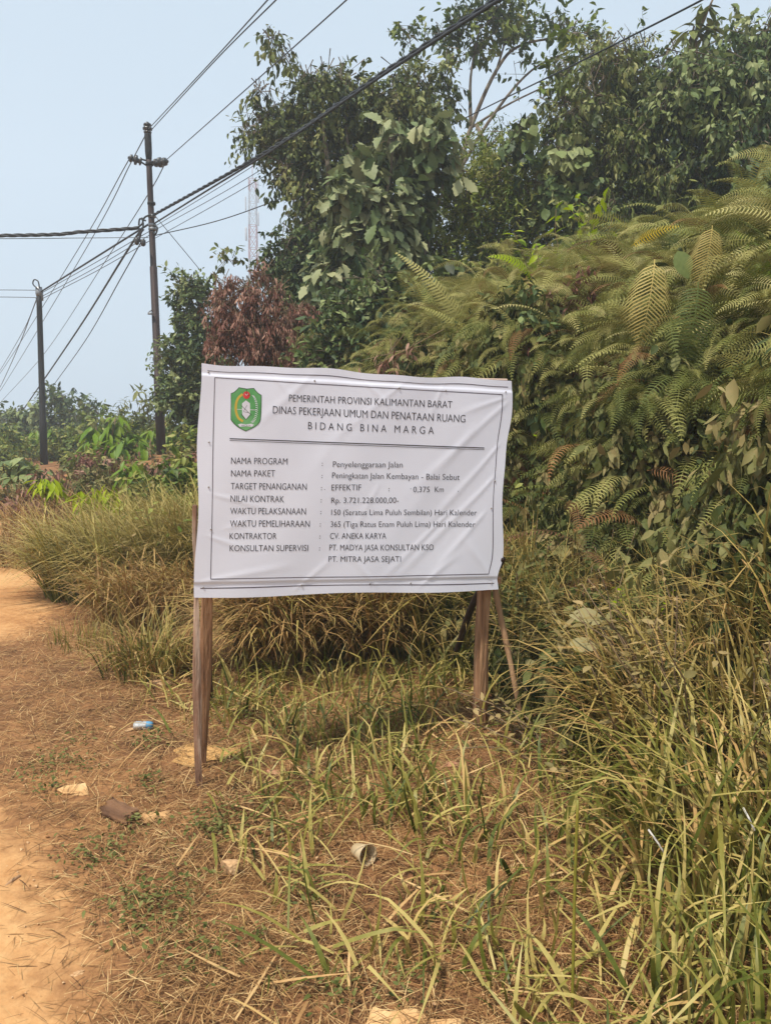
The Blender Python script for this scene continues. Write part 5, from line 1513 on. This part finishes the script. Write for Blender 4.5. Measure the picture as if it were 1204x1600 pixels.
YB = 25.0
pb_t, pb_b = PY(61, 450, YB), PY(70.5, 760, YB)
poleB = thing('utility_pole', 'shorter thin dark pole near the left edge with a cable loop on top', 'utility pole', pb_b)
cl = Cloud(); revolve(cl, pb_b, pb_t, [(0, .125), (.33, .115), (.335, .10), (.9, .085), (1, .082)], M['pole_dark'], 14); cl.build('shaft', poleB, pb_b)
cl = Cloud(); revolve(cl, pb_t - UP * .25, pb_t + UP * .03, [(0, .09), (.3, .11), (1, .10)], M['steel'], 12); cl.build('pole_cap', poleB, pb_b)
cl = Cloud(); tube(cl, catmull([PY(60, 452, YB - .1), PY(52, 444, YB - .1), PY(54, 437, YB - .1), PY(60, 440, YB - .1), PY(62, 450, YB - .1)], 8), .02, M['cable'], 6); cl.build('cable_loop', poleB, pb_b)
cl = Cloud(); tube(cl, [PY(66, 455, YB), PY(66.5, 470, YB)], .035, M['steel'], 6); cl.build('clamp', poleB, pb_b)

# cables: each run is its own object, hung through points that follow the photo's sag
def cable(label, pts, r, mat='wire', name='overhead_wire', strands=1, cat='cable', group='overhead wires at the poles'):
    P = catmull([PY(*p) for p in pts], 20)
    cl = Cloud()
    if strands == 1:
        tube(cl, P, r, M[mat], 6, cap=False)
    else:
        L = np.concatenate([[0], np.cumsum(np.linalg.norm(np.diff(P, axis=0), axis=1))])
        s = np.linspace(0, L[-1], max(60, int(L[-1] / .10)))
        Q = np.stack([np.interp(s, L, P[:, j]) for j in range(3)], 1)
        tg = unit(np.gradient(Q, axis=0)); a = unit(np.cross(tg, UP)); b = np.cross(tg, a)
        for k in range(strands):
            ph = s * 2 * math.pi / .9 + k * 2 * math.pi / strands
            tube(cl, Q + (a * np.cos(ph)[:, None] + b * np.sin(ph)[:, None]) * r * .9, r * .8, M[mat], 5, cap=False)
    o0 = P[0]
    o = cl.build(name, None, o0); o.location = tuple(o0)
    return tag(o, label, cat, group)
cable('thin wire from the pole top to the upper edge, left one of a close pair', [(231, 203, 20), (330, 97, 14), (418, 0, 10.5), (470, -58, 9)], .010)
cable('thin wire from the pole top to the upper edge, right one of a close pair', [(233, 207, 20), (335, 96, 14), (431, 0, 10.5), (485, -55, 9)], .010)
cable('thin wire from the right insulator of the tall pole to the upper edge', [(261, 249, 20), (410, 117, 14), (541, 0, 10.5), (600, -55, 9)], .010)
cable('thick twisted cable rising from the tall pole across the dark tree to the upper edge', [(238, 337, 20), (420, 235, 14.5), (602, 112, 10.6), (778, -2, 8.2), (860, -56, 7.3)], .022, 'cable', 'thick_cable', 3)
cable('second thick cable joining the twisted cable from below at the tall pole', [(240, 350, 20), (320, 300, 17), (420, 238, 14.4), (600, 116, 10.5), (776, 2, 8.1), (860, -52, 7.3)], .018, 'cable', 'thick_cable')
cable('uppermost of three faint wires fanning from the tall pole into the dark tree', [(245, 352, 20), (350, 288, 18), (460, 218, 16.4)], .007)
cable('middle one of three faint wires fanning from the tall pole into the dark tree', [(245, 358, 20), (350, 300, 18), (460, 233, 16.4)], .007)
cable('lowest of three faint wires fanning from the tall pole into the dark tree', [(243, 372, 20), (350, 312, 18), (470, 242, 16.4)], .007)
cable('service wire passing behind the dark tree and out across the sky gap on the right', [(242, 368, 20), (340, 345, 19), (440, 310, 18), (600, 250, 17), (735, 180, 16), (890, 104, 11.5), (1065, 16, 9), (1120, -14, 8.5)], .011, 'cable')
cable('stay wire slanting down to the right from the tall pole', [(243, 338, 20), (278, 380, 20), (312, 421, 20)], .010)
cable('thick twisted cable running level to the left edge from the tall pole', [(218, 356, 20), (130, 362, 20), (0, 368, 20), (-700, 372, 20)], .030, 'cable', 'thick_cable', 3)
cable('thin dashed looking wire just below the thick level cable at the left edge', [(232, 371, 20), (110, 372, 20), (0, 373, 20), (-700, 376, 20)], .009)
cable('thick cable sloping from the tall pole down to the top of the dark pole', [(233, 350, 20), (150, 402, 22), (64, 456, 25)], .024, 'cable', 'thick_cable')
cable('upper thin wire between the two poles', [(236, 360, 20), (150, 410, 22), (65, 458, 25)], .009)
cable('middle thin wire between the two poles', [(236, 366, 20), (150, 418, 22), (66, 463, 25)], .009)
cable('lower thin wire between the two poles', [(238, 374, 20), (150, 424, 22), (66, 467, 25)], .009)
cable('thick cable falling steeply left behind the dark pole into the bushes', [(222, 357, 20), (194, 400, 22), (120, 518, 30), (30, 650, 44)], .032, 'cable', 'thick_cable')
cable('thinner cable falling steeply beside the thick one into the bushes', [(222, 376, 20), (190, 433, 22), (135, 530, 30), (84, 602, 40)], .016, 'cable')
cable('wire from the left insulator of the tall pole down to the left edge, upper one', [(203, 247, 20), (116, 400, 28), (0, 584, 50), (-40, 630, 58)], .014)
cable('wire from the pole top down past the left insulator to the left edge', [(230, 206, 20), (206, 252, 21), (128, 400, 28), (0, 612, 50), (-40, 665, 58)], .014)
cable('wire from the right insulator passing behind the tall pole down to the left edge', [(258, 256, 20), (232, 303, 21), (170, 400, 28), (70, 552, 45), (0, 630, 58)], .014)
cable('upper wire from the dark pole to the left edge', [(60, 455, 25), (0, 453, 25), (-600, 452, 25)], .011)
cable('lower wire from the dark pole to the left edge', [(60, 467, 25), (0, 464, 25), (-600, 460, 25)], .011)
cable('wire falling from the dark pole to the lower left, steep one', [(58, 466, 25), (30, 540, 32), (0, 606, 45), (-20, 640, 52)], .016)
cable('wire falling from the dark pole to the lower left, shallower one', [(58, 468, 25), (35, 520, 32), (0, 580, 45), (-20, 612, 52)], .013)

# ------------------------------------------------------------------ lattice tower far behind
YT = 130.0
tb = PY(398, 640, YT); tt = PY(397.5, 280, YT)
tb = np.array([tb[0], tb[1], float(hgt(tb[0], tb[1]))]); tt[0] = tb[0] + .4
tower = thing('lattice_tower', 'distant red and white lattice mast fading in the haze', 'tower', tb)
cl = Cloud()
Hh = tt[2] - tb[2]; ns = 22
def leg(k, t):
    w = .88 - .35 * t
    sx, sy = [(-1, -1), (1, -1), (1, 1), (-1, 1)][k]
    return np.array([tb[0] + (tt[0] - tb[0]) * t + sx * w, tb[1] + sy * w, tb[2] + Hh * t])
for i in range(ns):
    t0, t1 = i / ns, (i + 1) / ns
    mt = M['tower_red'] if (i // 3) % 2 == 1 else M['tower_white']
    for k in range(4):
        k2 = (k + 1) % 4
        tube(cl, [leg(k, t0), leg(k, t1)], .065, mt, 4, cap=False)
        tube(cl, [leg(k, t0), leg(k2, t1)], .05, mt, 3, cap=False); tube(cl, [leg(k2, t0), leg(k, t1)], .05, mt, 3, cap=False)
        tube(cl, [leg(k, t1), leg(k2, t1)], .05, mt, 3, cap=False)
cl.build('mast_frame', tower, tb)
for t, s, w in ((.97, 1, .3), (.90, -1, .3), (.93, 1, .35), (.84, 1, .3), (.78, -1, .4), (.70, 1, .4), (.62, 1, .4)):
    cl = Cloud(); c = (leg(0, t) + leg(2, t)) / 2 + np.array([s * 1.0, -.8, 0])
    revolve(cl, c - UP * 1.1, c + UP * 1.1, [(0, .1), (.1, w * .45), (.9, w * .45), (1, .1)], M['tower_white'], 8); cl.build('antenna', tower, tb)
cl = Cloud(); tube(cl, [tt, tt + UP * 2.2], .06, M['tower_red'], 5); cl.build('lightning_rod', tower, tb)

# ------------------------------------------------------------------ haze: the smoky air itself
m, nt, out = new_mat('haze')
pv = nt.nodes.new('ShaderNodeVolumePrincipled')
pv.inputs['Color'].default_value = (.86, .93, 1.0, 1)
pv.inputs['Density'].default_value = 0.0031
pv.inputs['Anisotropy'].default_value = 0.2
nt.links.new(pv.outputs[0], out.inputs['Volume'])
cl = Cloud(); box(cl, (0, 0, 27), (340, 340, 58), m)
hz = cl.build('haze', smooth=False); tag(hz, 'thin smoky haze hanging in the air', 'haze', kind='stuff')
